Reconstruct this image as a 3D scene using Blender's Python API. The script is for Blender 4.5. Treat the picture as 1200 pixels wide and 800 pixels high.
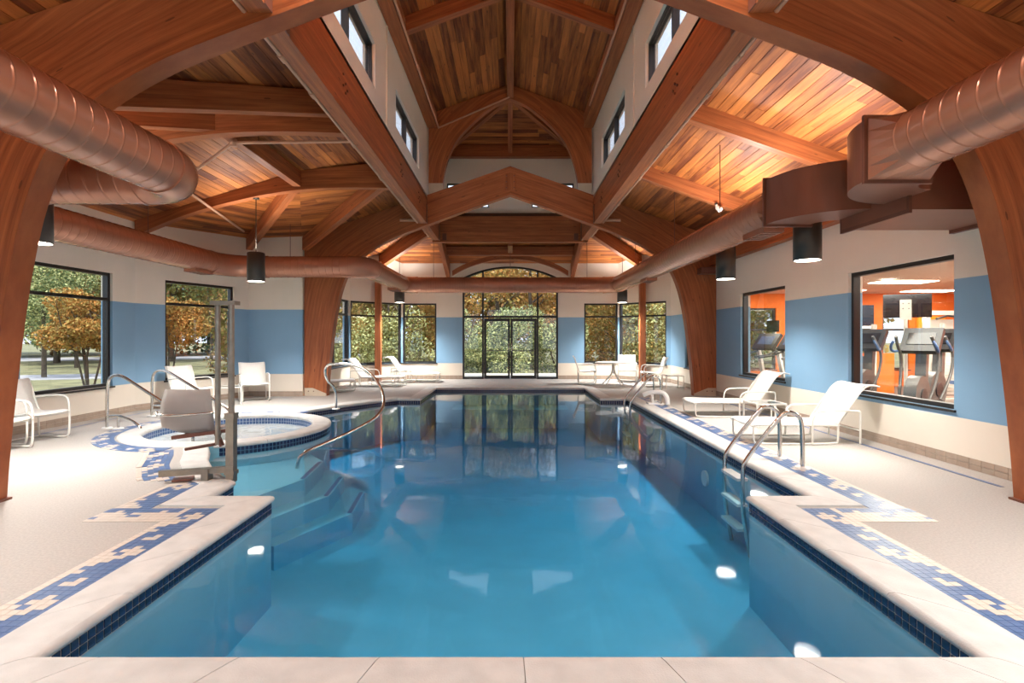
import bpy, math, random
import numpy as np
from mathutils import Vector, Matrix
from mathutils.geometry import tessellate_polygon

for o in list(bpy.data.objects):
    bpy.data.objects.remove(o)
SC = bpy.context.scene
COL = SC.collection
R = random.Random(7)

# ------------------------------------------------------------------ camera, sky, exposure
cam_d = bpy.data.cameras.new('camera')
cam_d.sensor_width = 36.0
cam_d.lens = 18.0
cam_d.shift_x = 2 / 1200
cam_d.shift_y = -6 / 1200
cam_d.clip_start = 0.05
cam_d.clip_end = 500
cam = bpy.data.objects.new('camera', cam_d)
COL.objects.link(cam)
cam.location = (0, 0, 1.5)
cam.rotation_euler = (math.pi / 2, 0, 0)
SC.camera = cam

world = bpy.data.worlds.new('sky')
SC.world = world
world.use_nodes = True
_bg = world.node_tree.nodes['Background']
_bg.inputs['Color'].default_value = (0.74, 0.82, 1.0, 1)
_bg.inputs['Strength'].default_value = 1.0

sun_d = bpy.data.lights.new('sun', 'SUN')
sun_d.energy = 3.0
sun_d.angle = math.radians(6)
sun_d.color = (1.0, 0.93, 0.82)
sun = bpy.data.objects.new('sun', sun_d)
COL.objects.link(sun)
sun.rotation_euler = Vector((0, .34, -.94)).to_track_quat('-Z', 'Y').to_euler()

SC.view_settings.view_transform = 'Standard'
SC.view_settings.look = 'None'
SC.view_settings.gamma = 1.0
SC.view_settings.exposure = 1.0
SC.view_settings.use_curve_mapping = False

PEND_DOWN = 430.0
PEND_UP = 210.0
LAMP_WARM = (1.0, 0.975, 0.93)

# ------------------------------------------------------------------ materials
MATS = {}


def nmat(name):
    m = bpy.data.materials.new(name)
    m.use_nodes = True
    nt = m.node_tree
    b = nt.nodes['Principled BSDF']
    MATS[name] = m
    return m, nt, b


def setin(b, **k):
    for n, v in k.items():
        b.inputs[n.replace('_', ' ')].default_value = v


def c4(c):
    return (c[0], c[1], c[2], 1)


def plain(name, col, rough=0.5, metal=0.0, var=0.12, scale=6.0, bump=0.0, bscale=60.0, spec=0.5):
    """principled colour with a soft procedural mottling"""
    m, nt, b = nmat(name)
    setin(b, Roughness=rough, Metallic=metal)
    b.inputs['Specular IOR Level'].default_value = spec
    tc = nt.nodes.new('ShaderNodeTexCoord')
    nz = nt.nodes.new('ShaderNodeTexNoise')
    nz.inputs['Scale'].default_value = scale
    nz.inputs['Detail'].default_value = 4
    nt.links.new(tc.outputs['Object'], nz.inputs['Vector'])
    rp = nt.nodes.new('ShaderNodeValToRGB')
    rp.color_ramp.elements[0].position = 0.3
    rp.color_ramp.elements[1].position = 0.7
    rp.color_ramp.elements[0].color = c4([x * (1 - var) for x in col])
    rp.color_ramp.elements[1].color = c4([min(1, x * (1 + var)) for x in col])
    nt.links.new(nz.outputs['Fac'], rp.inputs['Fac'])
    nt.links.new(rp.outputs['Color'], b.inputs['Base Color'])
    if bump:
        n2 = nt.nodes.new('ShaderNodeTexNoise')
        n2.inputs['Scale'].default_value = bscale
        n2.inputs['Detail'].default_value = 3
        nt.links.new(tc.outputs['Object'], n2.inputs['Vector'])
        bp = nt.nodes.new('ShaderNodeBump')
        bp.inputs['Strength'].default_value = bump
        bp.inputs['Distance'].default_value = 0.01
        nt.links.new(n2.outputs['Fac'], bp.inputs['Height'])
        nt.links.new(bp.outputs['Normal'], b.inputs['Normal'])
    return m


def math_node(nt, op, a, b=None):
    n = nt.nodes.new('ShaderNodeMath')
    n.operation = op
    for i, x in enumerate((a, b)):
        if x is None:
            continue
        if isinstance(x, (int, float)):
            n.inputs[i].default_value = x
        else:
            nt.links.new(x, n.inputs[i])
    return n.outputs[0]


def wood(name, dark, light, lam=0.0, rough=0.42, rnd=0.0, su=1.3, sv=22.0, knots=True):
    """wood whose grain runs along U; lam draws glue lines every lam metres across V"""
    m, nt, b = nmat(name)
    setin(b, Roughness=rough)
    uv = nt.nodes.new('ShaderNodeTexCoord').outputs['UV']
    mp = nt.nodes.new('ShaderNodeMapping')
    mp.inputs['Scale'].default_value = (su, sv, 1)
    nt.links.new(uv, mp.inputs['Vector'])
    oi = nt.nodes.new('ShaderNodeObjectInfo').outputs['Random']
    cmb = nt.nodes.new('ShaderNodeCombineXYZ')
    nt.links.new(math_node(nt, 'MULTIPLY', oi, 37.0), cmb.inputs['Z'])
    nt.links.new(cmb.outputs[0], mp.inputs['Location'])
    nz = nt.nodes.new('ShaderNodeTexNoise')
    nz.inputs['Scale'].default_value = 1.0
    nz.inputs['Detail'].default_value = 6
    nz.inputs['Roughness'].default_value = 0.62
    nt.links.new(mp.outputs[0], nz.inputs['Vector'])
    rp = nt.nodes.new('ShaderNodeValToRGB')
    rp.color_ramp.elements[0].position = 0.28
    rp.color_ramp.elements[1].position = 0.72
    rp.color_ramp.elements[0].color = c4(dark)
    rp.color_ramp.elements[1].color = c4(light)
    fac = nz.outputs['Fac']
    if rnd:
        fac = math_node(nt, 'ADD', fac, math_node(nt, 'MULTIPLY', math_node(nt, 'SUBTRACT', oi, 0.5), rnd))
    nt.links.new(fac, rp.inputs['Fac'])
    col = rp.outputs['Color']
    if knots:
        m2 = nt.nodes.new('ShaderNodeMapping')
        m2.inputs['Scale'].default_value = (1.6, 7.0, 1)
        nt.links.new(uv, m2.inputs['Vector'])
        nt.links.new(cmb.outputs[0], m2.inputs['Location'])
        vo = nt.nodes.new('ShaderNodeTexVoronoi')
        vo.inputs['Scale'].default_value = 1.0
        nt.links.new(m2.outputs[0], vo.inputs['Vector'])
        kn = math_node(nt, 'LESS_THAN', vo.outputs['Distance'], 0.075)
        mx = nt.nodes.new('ShaderNodeMix')
        mx.data_type = 'RGBA'
        nt.links.new(math_node(nt, 'MULTIPLY', kn, 0.7), mx.inputs[0])
        nt.links.new(col, mx.inputs[6])
        mx.inputs[7].default_value = c4([x * 0.35 for x in dark])
        col = mx.outputs[2]
    if lam:
        sp = nt.nodes.new('ShaderNodeSeparateXYZ')
        nt.links.new(uv, sp.inputs[0])
        vv = math_node(nt, 'DIVIDE', sp.outputs['Y'], lam)
        fr = math_node(nt, 'FRACT', vv)
        line = math_node(nt, 'LESS_THAN', fr, 0.07)
        wn = nt.nodes.new('ShaderNodeTexWhiteNoise')
        wn.noise_dimensions = '1D'
        nt.links.new(math_node(nt, 'FLOOR', vv), wn.inputs['W'])
        mx = nt.nodes.new('ShaderNodeMix')
        mx.data_type = 'RGBA'
        mx.blend_type = 'MULTIPLY'
        mx.inputs[0].default_value = 1.0
        nt.links.new(col, mx.inputs[6])
        g = math_node(nt, 'SUBTRACT', math_node(nt, 'ADD', 0.88, math_node(nt, 'MULTIPLY', wn.outputs['Value'], 0.2)),
                      math_node(nt, 'MULTIPLY', line, 0.22))
        cb = nt.nodes.new('ShaderNodeCombineXYZ')
        for i in range(3):
            nt.links.new(g, cb.inputs[i])
        nt.links.new(cb.outputs[0], mx.inputs[7])
        col = mx.outputs[2]
    nt.links.new(col, b.inputs['Base Color'])
    return m


def glassy(name, tint=(0.96, 0.98, 0.97), ior=1.45, rough=0.0, bump=0.0):
    """clear pane: Fresnel reflection over straight transmission"""
    m = bpy.data.materials.new(name)
    m.use_nodes = True
    nt = m.node_tree
    nt.nodes.remove(nt.nodes['Principled BSDF'])
    out = nt.nodes['Material Output']
    tr = nt.nodes.new('ShaderNodeBsdfTransparent')
    tr.inputs['Color'].default_value = c4(tint)
    gl = nt.nodes.new('ShaderNodeBsdfGlossy')
    gl.inputs['Roughness'].default_value = rough
    fr = nt.nodes.new('ShaderNodeLayerWeight')           # Schlick reflectance, the same on both faces
    fr.inputs['Blend'].default_value = 0.5
    f0 = ((ior - 1) / (ior + 1)) ** 2
    sch = math_node(nt, 'ADD', math_node(nt, 'MULTIPLY', math_node(nt, 'POWER', fr.outputs['Facing'], 5.0), 1 - f0), f0)
    mx = nt.nodes.new('ShaderNodeMixShader')
    nt.links.new(sch, mx.inputs[0])
    nt.links.new(tr.outputs[0], mx.inputs[1])
    nt.links.new(gl.outputs[0], mx.inputs[2])
    nt.links.new(mx.outputs[0], out.inputs['Surface'])
    if bump:
        tc = nt.nodes.new('ShaderNodeTexCoord')
        nz = nt.nodes.new('ShaderNodeTexNoise')
        nz.inputs['Scale'].default_value = 2.2
        nz.inputs['Detail'].default_value = 2
        nt.links.new(tc.outputs['Object'], nz.inputs['Vector'])
        bp = nt.nodes.new('ShaderNodeBump')
        bp.inputs['Strength'].default_value = bump
        bp.inputs['Distance'].default_value = 0.02
        nt.links.new(nz.outputs['Fac'], bp.inputs['Height'])
        nt.links.new(bp.outputs[0], gl.inputs['Normal'])
        nt.links.new(bp.outputs[0], fr.inputs['Normal'])
    MATS[name] = m
    return m


def emis(name, col, strength):
    m, nt, b = nmat(name)
    setin(b, Roughness=0.4)
    b.inputs['Base Color'].default_value = c4(col)
    b.inputs['Emission Color'].default_value = c4(col)
    b.inputs['Emission Strength'].default_value = strength
    return m


wood('glulam', (0.25, 0.060, 0.016), (0.50, 0.158, 0.050), lam=0.042, rough=0.5)
wood('board', (0.15, 0.031, 0.006), (0.60, 0.195, 0.042), rnd=0.36, rough=0.6, su=1.0, sv=14.0)
plain('roof_backing', (0.09, 0.035, 0.015), 0.9)
plain('cream_paint', (0.83, 0.76, 0.65), 0.75, var=0.03, scale=1.2)
plain('blue_paint', (0.23, 0.42, 0.61), 0.7, var=0.03, scale=1.2)
plain('baseboard_tile', (0.42, 0.33, 0.26), 0.5, var=0.08, scale=9)
plain('deck', (0.45, 0.42, 0.385), 0.85, var=0.10, scale=60, bump=0.35, bscale=110)
plain('coping', (0.60, 0.595, 0.57), 0.72, var=0.08, scale=7, bump=0.22, bscale=120)
plain('blue_tile', (0.095, 0.165, 0.33), 0.35, var=0.16, scale=14)
plain('cream_tile', (0.63, 0.55, 0.47), 0.4, var=0.07, scale=14)
plain('grout', (0.45, 0.40, 0.36), 0.9)
plain('navy_tile', (0.013, 0.028, 0.085), 0.12, var=0.5, scale=19)
plain('plaster', (0.25, 0.54, 0.66), 0.8, var=0.05, scale=2)
plain('spa_plaster', (0.88, 0.91, 0.93), 0.7, var=0.05, scale=3)
plain('duct_paint', (0.47, 0.205, 0.125), 0.26, metal=0.35, var=0.05, scale=3)
plain('steel', (0.62, 0.60, 0.56), 0.16, metal=1.0, var=0.05, scale=8)
plain('lift_steel', (0.33, 0.29, 0.24), 0.35, metal=0.9, var=0.12, scale=12)
plain('bronze_frame', (0.018, 0.015, 0.014), 0.35, var=0.1)
plain('white_frame', (0.80, 0.78, 0.72), 0.35, var=0.02)
plain('white_sling', (0.86, 0.85, 0.80), 0.65, var=0.03, scale=40, bump=0.15, bscale=300)
plain('shoe_steel', (0.62, 0.53, 0.41), 0.5, var=0.05)
plain('brown_plate', (0.17, 0.062, 0.038), 0.4, var=0.1)
plain('lamp_bronze', (0.062, 0.050, 0.040), 0.4, metal=0.4, var=0.08)
plain('pipe_paint', (0.60, 0.33, 0.21), 0.4, var=0.05)
plain('grey_plastic', (0.40, 0.37, 0.34), 0.75, var=0.04)
plain('white_plastic', (0.82, 0.81, 0.77), 0.3, var=0.03)
plain('orange_paint', (0.85, 0.20, 0.025), 0.7, var=0.04)
plain('yellow_paint', (0.90, 0.42, 0.03), 0.7, var=0.04)
plain('gym_ceiling', (0.72, 0.50, 0.36), 0.8, var=0.05)
plain('gym_floor', (0.16, 0.12, 0.10), 0.8, var=0.1)
plain('machine_black', (0.022, 0.022, 0.026), 0.35, var=0.2)
plain('machine_grey', (0.11, 0.105, 0.10), 0.35, metal=0.2, var=0.1)
plain('machine_white', (0.62, 0.58, 0.52), 0.4, var=0.05)
plain('screen', (0.012, 0.013, 0.018), 0.12, var=0.1)
plain('machine_blue', (0.05, 0.10, 0.22), 0.4, var=0.1)
plain('grass', (0.19, 0.185, 0.10), 0.95, var=0.45, scale=1.5)
plain('asphalt', (0.38, 0.38, 0.42), 0.9, var=0.12, scale=2)
plain('concrete', (0.55, 0.52, 0.47), 0.9, var=0.1, scale=3)
plain('bark', (0.10, 0.075, 0.055), 0.95, var=0.3, scale=8)
for nm, cc in (('leaf_orange', (0.40, 0.19, 0.05)), ('leaf_gold', (0.40, 0.27, 0.08)), ('leaf_green', (0.12, 0.17, 0.07)),
               ('leaf_lime', (0.52, 0.54, 0.25)), ('leaf_olive', (0.24, 0.21, 0.06)), ('leaf_brown', (0.30, 0.17, 0.07))):
    plain(nm, cc, 0.7, var=0.35, scale=3.0, spec=0.2)
glassy('pane_glass')
glassy('glass_top', tint=(0.9, 0.95, 0.93), rough=0.02)
emis('lamp_glow', (1.0, 0.92, 0.80), 14.0)
emis('panel_glow', (1.0, 0.93, 0.82), 9.0)

# water: Fresnel surface over an absorbing body
_w = glassy('water', tint=(1, 1, 1), ior=1.42, rough=0.045, bump=0.12)
_nt = _w.node_tree
_va = _nt.nodes.new('ShaderNodeVolumeAbsorption')
_va.inputs['Color'].default_value = (0.04, 0.72, 0.93, 1)
_va.inputs['Density'].default_value = 0.52
_nt.links.new(_va.outputs[0], _nt.nodes['Material Output'].inputs['Volume'])
_w2 = glassy('spa_water', tint=(0.93, 0.98, 1.0), ior=1.33, rough=0.05, bump=0.9)


# ------------------------------------------------------------------ mesh builder
class MB:
    def __init__(s):
        s.v = []; s.f = []; s.uv = []; s.mi = []; s.sm = []

    def add(s, verts, faces, uvs=None, mi=0, smooth=False):
        b = len(s.v)
        s.v.extend([tuple(p) for p in verts])
        for i, f in enumerate(faces):
            s.f.append([b + k for k in f])
            s.uv.append(uvs[i] if uvs else None)
            s.mi.append(mi)
            s.sm.append(smooth)

    def box(s, x0, x1, y0, y1, z0, z1, mi=0):
        vs = [(x, y, z) for z in (z0, z1) for y in (y0, y1) for x in (x0, x1)]
        fs = [(0, 2, 3, 1), (4, 5, 7, 6), (0, 1, 5, 4), (2, 6, 7, 3), (0, 4, 6, 2), (1, 3, 7, 5)]
        d = [x1 - x0, y1 - y0, z1 - z0]
        ga = d.index(max(d))
        uvs = []
        for f in fs:
            p = [vs[k] for k in f]
            axes = [a for a in range(3) if max(q[a] for q in p) - min(q[a] for q in p) > 1e-9]
            if len(axes) < 2:
                axes = [0, 1]
            u = ga if ga in axes else axes[0]
            w = [a for a in axes if a != u][0]
            uvs.append([(q[u], q[w]) for q in p])
        s.add(vs, fs, uvs, mi)
        return s

    def bar(s, p0, p1, w, h, up=(0, 0, 1), mi=0, vert_ends=False):
        """beam of width w and depth h from p0 to p1; p0/p1 at the centre of the section"""
        p0 = Vector(p0); p1 = Vector(p1)
        d = (p1 - p0); L = d.length; d.normalize()
        side = d.cross(Vector(up)); side.normalize()
        upv = Vector((0, 0, 1)) if vert_ends else side.cross(d)
        vs = []
        for p in (p0, p1):
            for a, b in ((-1, -1), (1, -1), (1, 1), (-1, 1)):
                vs.append(p + side * (a * w / 2) + upv * (b * h / 2))
        fs = [(0, 1, 5, 4), (1, 2, 6, 5), (2, 3, 7, 6), (3, 0, 4, 7), (3, 2, 1, 0), (4, 5, 6, 7)]
        uvs = []
        for (a, b) in ((0, w), (0, h), (0, w), (0, h)):
            uvs.append([(0, a), (0, b), (L, b), (L, a)])
        uvs.append([(0, 0), (0.1, 0), (0.1, .1), (0, .1)])
        uvs.append([(0, 0), (0.1, 0), (0.1, .1), (0, .1)])
        s.add(vs, fs, uvs, mi)
        return s

    def tube(s, path, r, n=10, mi=0, smooth=True, closed=False, caps=True):
        P = [Vector(p) for p in path]
        m = len(P)
        rr = r if isinstance(r, (list, tuple)) else [r] * m
        T = []
        for i in range(m):
            a = P[i - 1] if (i > 0 or closed) else P[i]
            b = P[(i + 1) % m] if (i < m - 1 or closed) else P[i]
            t = b - a
            T.append(t.normalized())
        ref = Vector((0, 0, 1)) if abs(T[0].z) < 0.9 else Vector((1, 0, 0))
        nrm = (ref - T[0] * ref.dot(T[0])).normalized()
        vs = []; lens = [0]
        for i in range(m):
            if i:
                nrm = (nrm - T[i] * nrm.dot(T[i])).normalized()
                lens.append(lens[-1] + (P[i] - P[i - 1]).length)
            bn = T[i].cross(nrm)
            for k in range(n):
                a = 2 * math.pi * k / n
                vs.append(P[i] + (nrm * math.cos(a) + bn * math.sin(a)) * rr[i])
        fs = []; uvs = []
        for i in range(m if closed else m - 1):
            j = (i + 1) % m
            for k in range(n):
                k2 = (k + 1) % n
                fs.append((i * n + k, i * n + k2, j * n + k2, j * n + k))
                uvs.append([(lens[i], k * .05), (lens[i], k * .05 + .05), (lens[j], k * .05 + .05), (lens[j], k * .05)])
        s.add(vs, fs, uvs, mi, smooth)
        if caps and not closed:
            s.add(vs[:n], [tuple(range(n - 1, -1, -1))], None, mi)
            s.add(vs[-n:], [tuple(range(n))], None, mi)
        return s

    def lathe(s, prof, c=(0, 0, 0), n=20, mi=0, smooth=True):
        vs = []; fs = []
        for (r, z) in prof:
            for k in range(n):
                a = 2 * math.pi * k / n
                vs.append((c[0] + r * math.cos(a), c[1] + r * math.sin(a), c[2] + z))
        for i in range(len(prof) - 1):
            for k in range(n):
                k2 = (k + 1) % n
                fs.append((i * n + k, i * n + k2, (i + 1) * n + k2, (i + 1) * n + k))
        s.add(vs, fs, None, mi, smooth)
        return s

    def cyl(s, c, r, z0, z1, n=16, mi=0):
        return s.lathe([(0.0001, z0), (r, z0), (r, z1), (0.0001, z1)], (c[0], c[1], 0), n, mi, False)

    def prism(s, poly, e, mi=0, uvdir=None):
        """poly: convex or concave 3D polygon (planar), e: extrusion vector"""
        n = len(poly)
        P = [Vector(p) for p in poly]; E = Vector(e)
        vs = P + [p + E for p in P]
        tris = tessellate_polygon([P])
        if uvdir:
            d = Vector(uvdir).normalized()
            w = (P[1] - P[0]).cross(E)
            nr = E.normalized()
            sv = nr.cross(d)
            U = lambda p: (p.dot(d), p.dot(sv))
        else:
            U = lambda p: (p.x + p.y, p.z)
        fs = []; uvs = []
        for t in tris:
            fs.append(tuple(t)); uvs.append([U(vs[k]) for k in t])
            r_ = tuple(k + n for k in reversed(t))
            fs.append(r_); uvs.append([U(vs[k]) for k in r_])
        for i in range(n):
            j = (i + 1) % n
            L = (P[j] - P[i]).length
            fs.append((i, j, j + n, i + n))
            uvs.append([(0, 0), (L, 0), (L, E.length), (0, E.length)])
        s.add(vs, fs, uvs, mi)
        return s

    def sheet(s, grid, t, mi=0, smooth=True):
        """grid[i][j] of points thickened by t along the local normal"""
        G = [[Vector(p) for p in row] for row in grid]
        a, b = len(G), len(G[0])
        top = []; bot = []
        for i in range(a):
            for j in range(b):
                du = G[min(i + 1, a - 1)][j] - G[max(i - 1, 0)][j]
                dv = G[i][min(j + 1, b - 1)] - G[i][max(j - 1, 0)]
                nn = du.cross(dv).normalized()
                top.append(G[i][j] + nn * t / 2); bot.append(G[i][j] - nn * t / 2)
        N = a * b
        fs = []
        for i in range(a - 1):
            for j in range(b - 1):
                q = (i * b + j, i * b + j + 1, (i + 1) * b + j + 1, (i + 1) * b + j)
                fs.append(tuple(reversed(q))); fs.append(tuple(k + N for k in q))
        ring = [j for j in range(b)] + [i * b + b - 1 for i in range(1, a)] + \
               [(a - 1) * b + j for j in range(b - 2, -1, -1)] + [i * b for i in range(a - 2, 0, -1)]
        for k in range(len(ring)):
            x, y = ring[k], ring[(k + 1) % len(ring)]
            fs.append((x, y, y + N, x + N))
        s.add(top + bot, fs, None, mi, smooth)
        return s

    def mesh(s, name, mats):
        me = bpy.data.meshes.new(name)
        me.from_pydata(s.v, [], s.f)
        for m in (mats if isinstance(mats, (list, tuple)) else [mats]):
            me.materials.append(MATS[m])
        if any(u is not None for u in s.uv):
            ul = me.uv_layers.new(name='UVMap')
            i = 0
            for f, u in zip(s.f, s.uv):
                for k in range(len(f)):
                    ul.data[i].uv = u[k] if u else (0, 0)
                    i += 1
        me.polygons.foreach_set('material_index', s.mi)
        me.polygons.foreach_set('use_smooth', s.sm)
        me.update()
        return me

    def build(s, name, mats, parent=None, loc=None):
        o = bpy.data.objects.new(name, s.mesh(name, mats))
        COL.objects.link(o)
        if parent is not None:
            o.parent = parent
        if loc is not None:
            o.location = loc
        return o


def tag(o, label=None, cat=None, group=None, kind=None):
    if label: o['label'] = label
    if cat: o['category'] = cat
    if group: o['group'] = group
    if kind: o['kind'] = kind
    return o


def thing(name, label, cat, loc=(0, 0, 0), rz=0.0, group=None, kind=None):
    o = bpy.data.objects.new(name, None)
    o.empty_display_size = 0.2
    COL.objects.link(o)
    o.location = loc
    o.rotation_euler = (0, 0, rz)
    return tag(o, label, cat, group, kind)


def copy_thing(o, loc, rz, label=None, parent=None):
    c = o.copy()
    COL.objects.link(c)
    c.parent = parent
    if parent is None:
        c.location = loc
        c.rotation_euler = (0, 0, rz)
        if label:
            c['label'] = label
    for ch in o.children:
        copy_thing(ch, None, None, None, c)
    return c


def smooth_path(pts, it=2):
    """Chaikin rounding that keeps the end points"""
    P = [Vector(p) for p in pts]
    for _ in range(it):
        Q = [P[0]]
        for i in range(len(P) - 1):
            if i > 0:
                Q.append(P[i] * .75 + P[i + 1] * .25)
            if i < len(P) - 2:
                Q.append(P[i] * .25 + P[i + 1] * .75)
        Q.append(P[-1])
        P = Q
    return P


def arc(c, r, a0, a1, n):
    return [(c[0] + r * math.cos(math.radians(a0 + (a1 - a0) * i / n)),
             c[1] + r * math.sin(math.radians(a0 + (a1 - a0) * i / n))) for i in range(n + 1)]


# ------------------------------------------------------------------ plan of the place (metres)
XW = 5.2                        # side walls
YF = 18.0                       # end wall
Y1, Y2, AT = 4.50, 12.9, 0.22   # the two arch frames and their thickness
TILE = 0.0533
WATER = -0.098
SPA = (-4.57, 8.44); SR, Sr = 1.53, 1.22
C1, C2 = (-7.55, 10.3), (-6.55, 12.82)
YM = (Y1 + Y2 + AT) / 2
C1n, C2n = (-7.55, 2 * YM - 10.3), (-6.55, 2 * YM - 12.82)
BLUE0, BLUE1 = 0.56, 2.17


def roof_z(x):
    return 5.80 - 0.347 * abs(x)


# pool edge, interior on the left hand, from the spa round to the spa
EDGE = [(-4.10, 6.97), (-3.90, 6.66), (-3.66, 6.22), (-3.39, 5.85), (-3.10, 5.53), (-2.84, 5.30), (-2.81, 4.81), (-2.21, 4.81),
        (-2.21, 2.406), (2.21, 2.406), (2.21, 4.81), (2.81, 4.81), (2.81, 12.33), (2.15, 12.33), (2.15, 14.88),
        (-2.15, 14.88), (-2.15, 12.33), (-2.71, 12.33), (-3.20, 11.80), (-3.69, 11.12), (-4.02, 10.50), (-4.28, 9.94)]
a_lo = math.degrees(math.atan2(EDGE[0][1] - SPA[1], EDGE[0][0] - SPA[0]))
a_hi = math.degrees(math.atan2(EDGE[-1][1] - SPA[1], EDGE[-1][0] - SPA[0]))
spa_right = arc(SPA, SR - 0.03, a_hi, a_lo, 26)              # clockwise through the pool side
spa_left = arc(SPA, SR - 0.03, a_hi, a_lo + 360, 34)         # counter-clockwise round the deck side


def offset(poly, d, closed=False):
    n = len(poly); out = []
    for i in range(n):
        p = Vector(poly[i])
        a = Vector(poly[i - 1]) if (i > 0 or closed) else None
        b = Vector(poly[(i + 1) % n]) if (i < n - 1 or closed) else None
        ns = []
        for q0, q1 in ((a, p), (p, b)):
            if q0 is not None and q1 is not None:
                t = (q1 - q0).normalized()
                ns.append(Vector((t.y, -t.x)))
        if len(ns) == 2:
            m = (ns[0] + ns[1]).normalized()
            m = m / max(0.35, m.dot(ns[0]))
        else:
            m = ns[0]
        out.append(tuple(p + m * d))
    return out


WALLLINE = offset(EDGE, 0.025)       # pool wall stands a little behind the coping nose

# ------------------------------------------------------------------ floor (deck)
outer = [(-8.2, -1.4), (5.6, -1.4), (5.6, 18.4), (-8.2, 18.4)]
hole = WALLLINE + spa_left
tri = tessellate_polygon([[Vector((x, y, 0)) for x, y in outer], [Vector((x, y, 0)) for x, y in reversed(hole)]])
allp = outer + list(reversed(hole))
mb = MB()
mb.add([(x, y, 0) for x, y in allp], [tuple(t) for t in tri])
for i in range(len(outer)):
    p, q = outer[i], outer[(i + 1) % 4]
    mb.add([(p[0], p[1], 0), (q[0], q[1], 0), (q[0], q[1], -.3), (p[0], p[1], -.3)], [(0, 1, 2, 3)])
floor = mb.build('floor', 'deck')
for p in floor.data.polygons:
    if p.normal.z < -0.5:
        p.flip()
tag(floor, kind='structure')

# deck tile borders
PAT = ['BBBBBC', 'BBBBBC', 'BBCBBC', 'BCCCBC', 'BCCBCC', 'BBCCCC', 'BBBCCC', 'BBBBCC', 'BBBBBC', 'BBBBCC', 'BBBBBC', 'BBCBBC', 'BBCCBC']
cells = []       # x, y, colour, column outward
for sx in (-1, 1):
    n = int((4.455 - 1.9) / TILE)
    for k in range(n):
        y = 4.455 - TILE * (k + .5)
        for c in range(6):
            ch = PAT[k % 13][c]
            cells.append((sx * (2.505 + TILE * (c + .5)), y, ch))
    for k in range(6):                  # the turn
        for c in range(6, 18):
            ch = 'C' if (k > 1 and (c + k) % 7 > 1) else PAT[(c * 2) % 13][min(5, k)]
            cells.append((sx * (2.505 + TILE * (c + .5)), 4.455 - TILE * (k + .5), ch))
    n = int(((12.6 if sx > 0 else 5.3) - 4.455) / TILE)
    for k in range(n):
        y = 4.455 + TILE * (k + .5)
        for c in range(6):
            ch = PAT[(k + 5) % 13][c]
            cells.append((sx * (3.13 + TILE * (c + .5)), y, ch))
# border round the lift bay and the spa
path = offset(EDGE[:6], 0.40)
curve_cells = []


def along(path, step):
    out = []; carry = 0
    for i in range(len(path) - 1):
        a = Vector(path[i]); b = Vector(path[i + 1]); L = (b - a).length; t = carry
        while t < L:
            d = (b - a).normalized()
            out.append((a + d * t, d)); t += step
        carry = t - L
    return out


for k, (p, d) in enumerate(along(path, TILE)):
    nrm = Vector((d.y, -d.x))
    for c in range(6):
        q = p + nrm * TILE * (c + .5)
        if q.y > 5.32:
            curve_cells.append((q.x, q.y, math.atan2(d.y, d.x), 'B' if c == 0 else PAT[(k * 1) % 13][c]))
for k in range(int(math.radians(200) * (SR + .2) / TILE)):
    a = math.radians(72) + k * TILE / (SR + .2)
    for c in range(5):
        r = SR + 0.02 + TILE * (c + .5)
        curve_cells.append((SPA[0] + r * math.cos(a), SPA[1] + r * math.sin(a), a + math.pi / 2, 'B' if c == 0 else PAT[k % 13][c]))

bt = MB().box(-TILE * .47, TILE * .47, -TILE * .47, TILE * .47, 0, .004).mesh('tile', 'blue_tile')
ct = MB().box(-TILE * .47, TILE * .47, -TILE * .47, TILE * .47, 0, .004).mesh('tile', 'cream_tile')
vis = lambda x, y: y > 2.25 and abs(x) / y < 1.02
order = sorted([c for c in cells if vis(c[0], c[1])], key=lambda c: c[1])
single = set((c[0], c[1]) for c in order[:300])
rest = {'B': MB(), 'C': MB()}
for x, y, ch in cells:
    if (x, y) in single:
        o = bpy.data.objects.new('tile', bt if ch == 'B' else ct)
        COL.objects.link(o)
        o.parent = floor
        o.location = (x, y, 0.001)
    else:
        h = TILE * .47
        rest[ch].box(x - h, x + h, y - h, y + h, 0.001, .005)
for x, y, a, ch in curve_cells:
    h = TILE * .47
    ca, sa = math.cos(a) * h, math.sin(a) * h
    q = [(x + ca - sa, y + sa + ca), (x - ca - sa, y - sa + ca), (x - ca + sa, y - sa - ca), (x + ca + sa, y + sa - ca)]
    rest[ch].add([(u, v, .005) for u, v in q] + [(u, v, .0) for u, v in q],
                 [(0, 1, 2, 3), (0, 4, 5, 1), (1, 5, 6, 2), (2, 6, 7, 3), (3, 7, 4, 0)])
tag(rest['B'].build('blue_tile_border', 'blue_tile', floor), kind='stuff')
tag(rest['C'].build('cream_tile_border', 'cream_tile', floor), kind='stuff')
# thin blue line along the gym wall and the spa wall
ln = MB()
for k in range(int((12.6 - 5.1) / TILE)):
    y = 5.1 + k * TILE
    ln.box(4.87, 4.92, y, y + TILE * .93, .001, .004)
tag(ln.build('blue_tile_line', 'blue_tile', floor), kind='stuff')
ln = MB()
inner = offset([C1n, C1, C2, (-5.3, 12.82)], 0.32)
for p, d in along(inner, TILE):
    q = p + d * TILE * .93
    nn = Vector((d.y, -d.x)) * .05
    ln.add([(p.x, p.y, .004), (q.x, q.y, .004), (q.x + nn.x, q.y + nn.y, .004), (p.x + nn.x, p.y + nn.y, .004)], [(0, 3, 2, 1)])
tag(ln.build('blue_tile_line', 'blue_tile', floor), kind='stuff')

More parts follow.
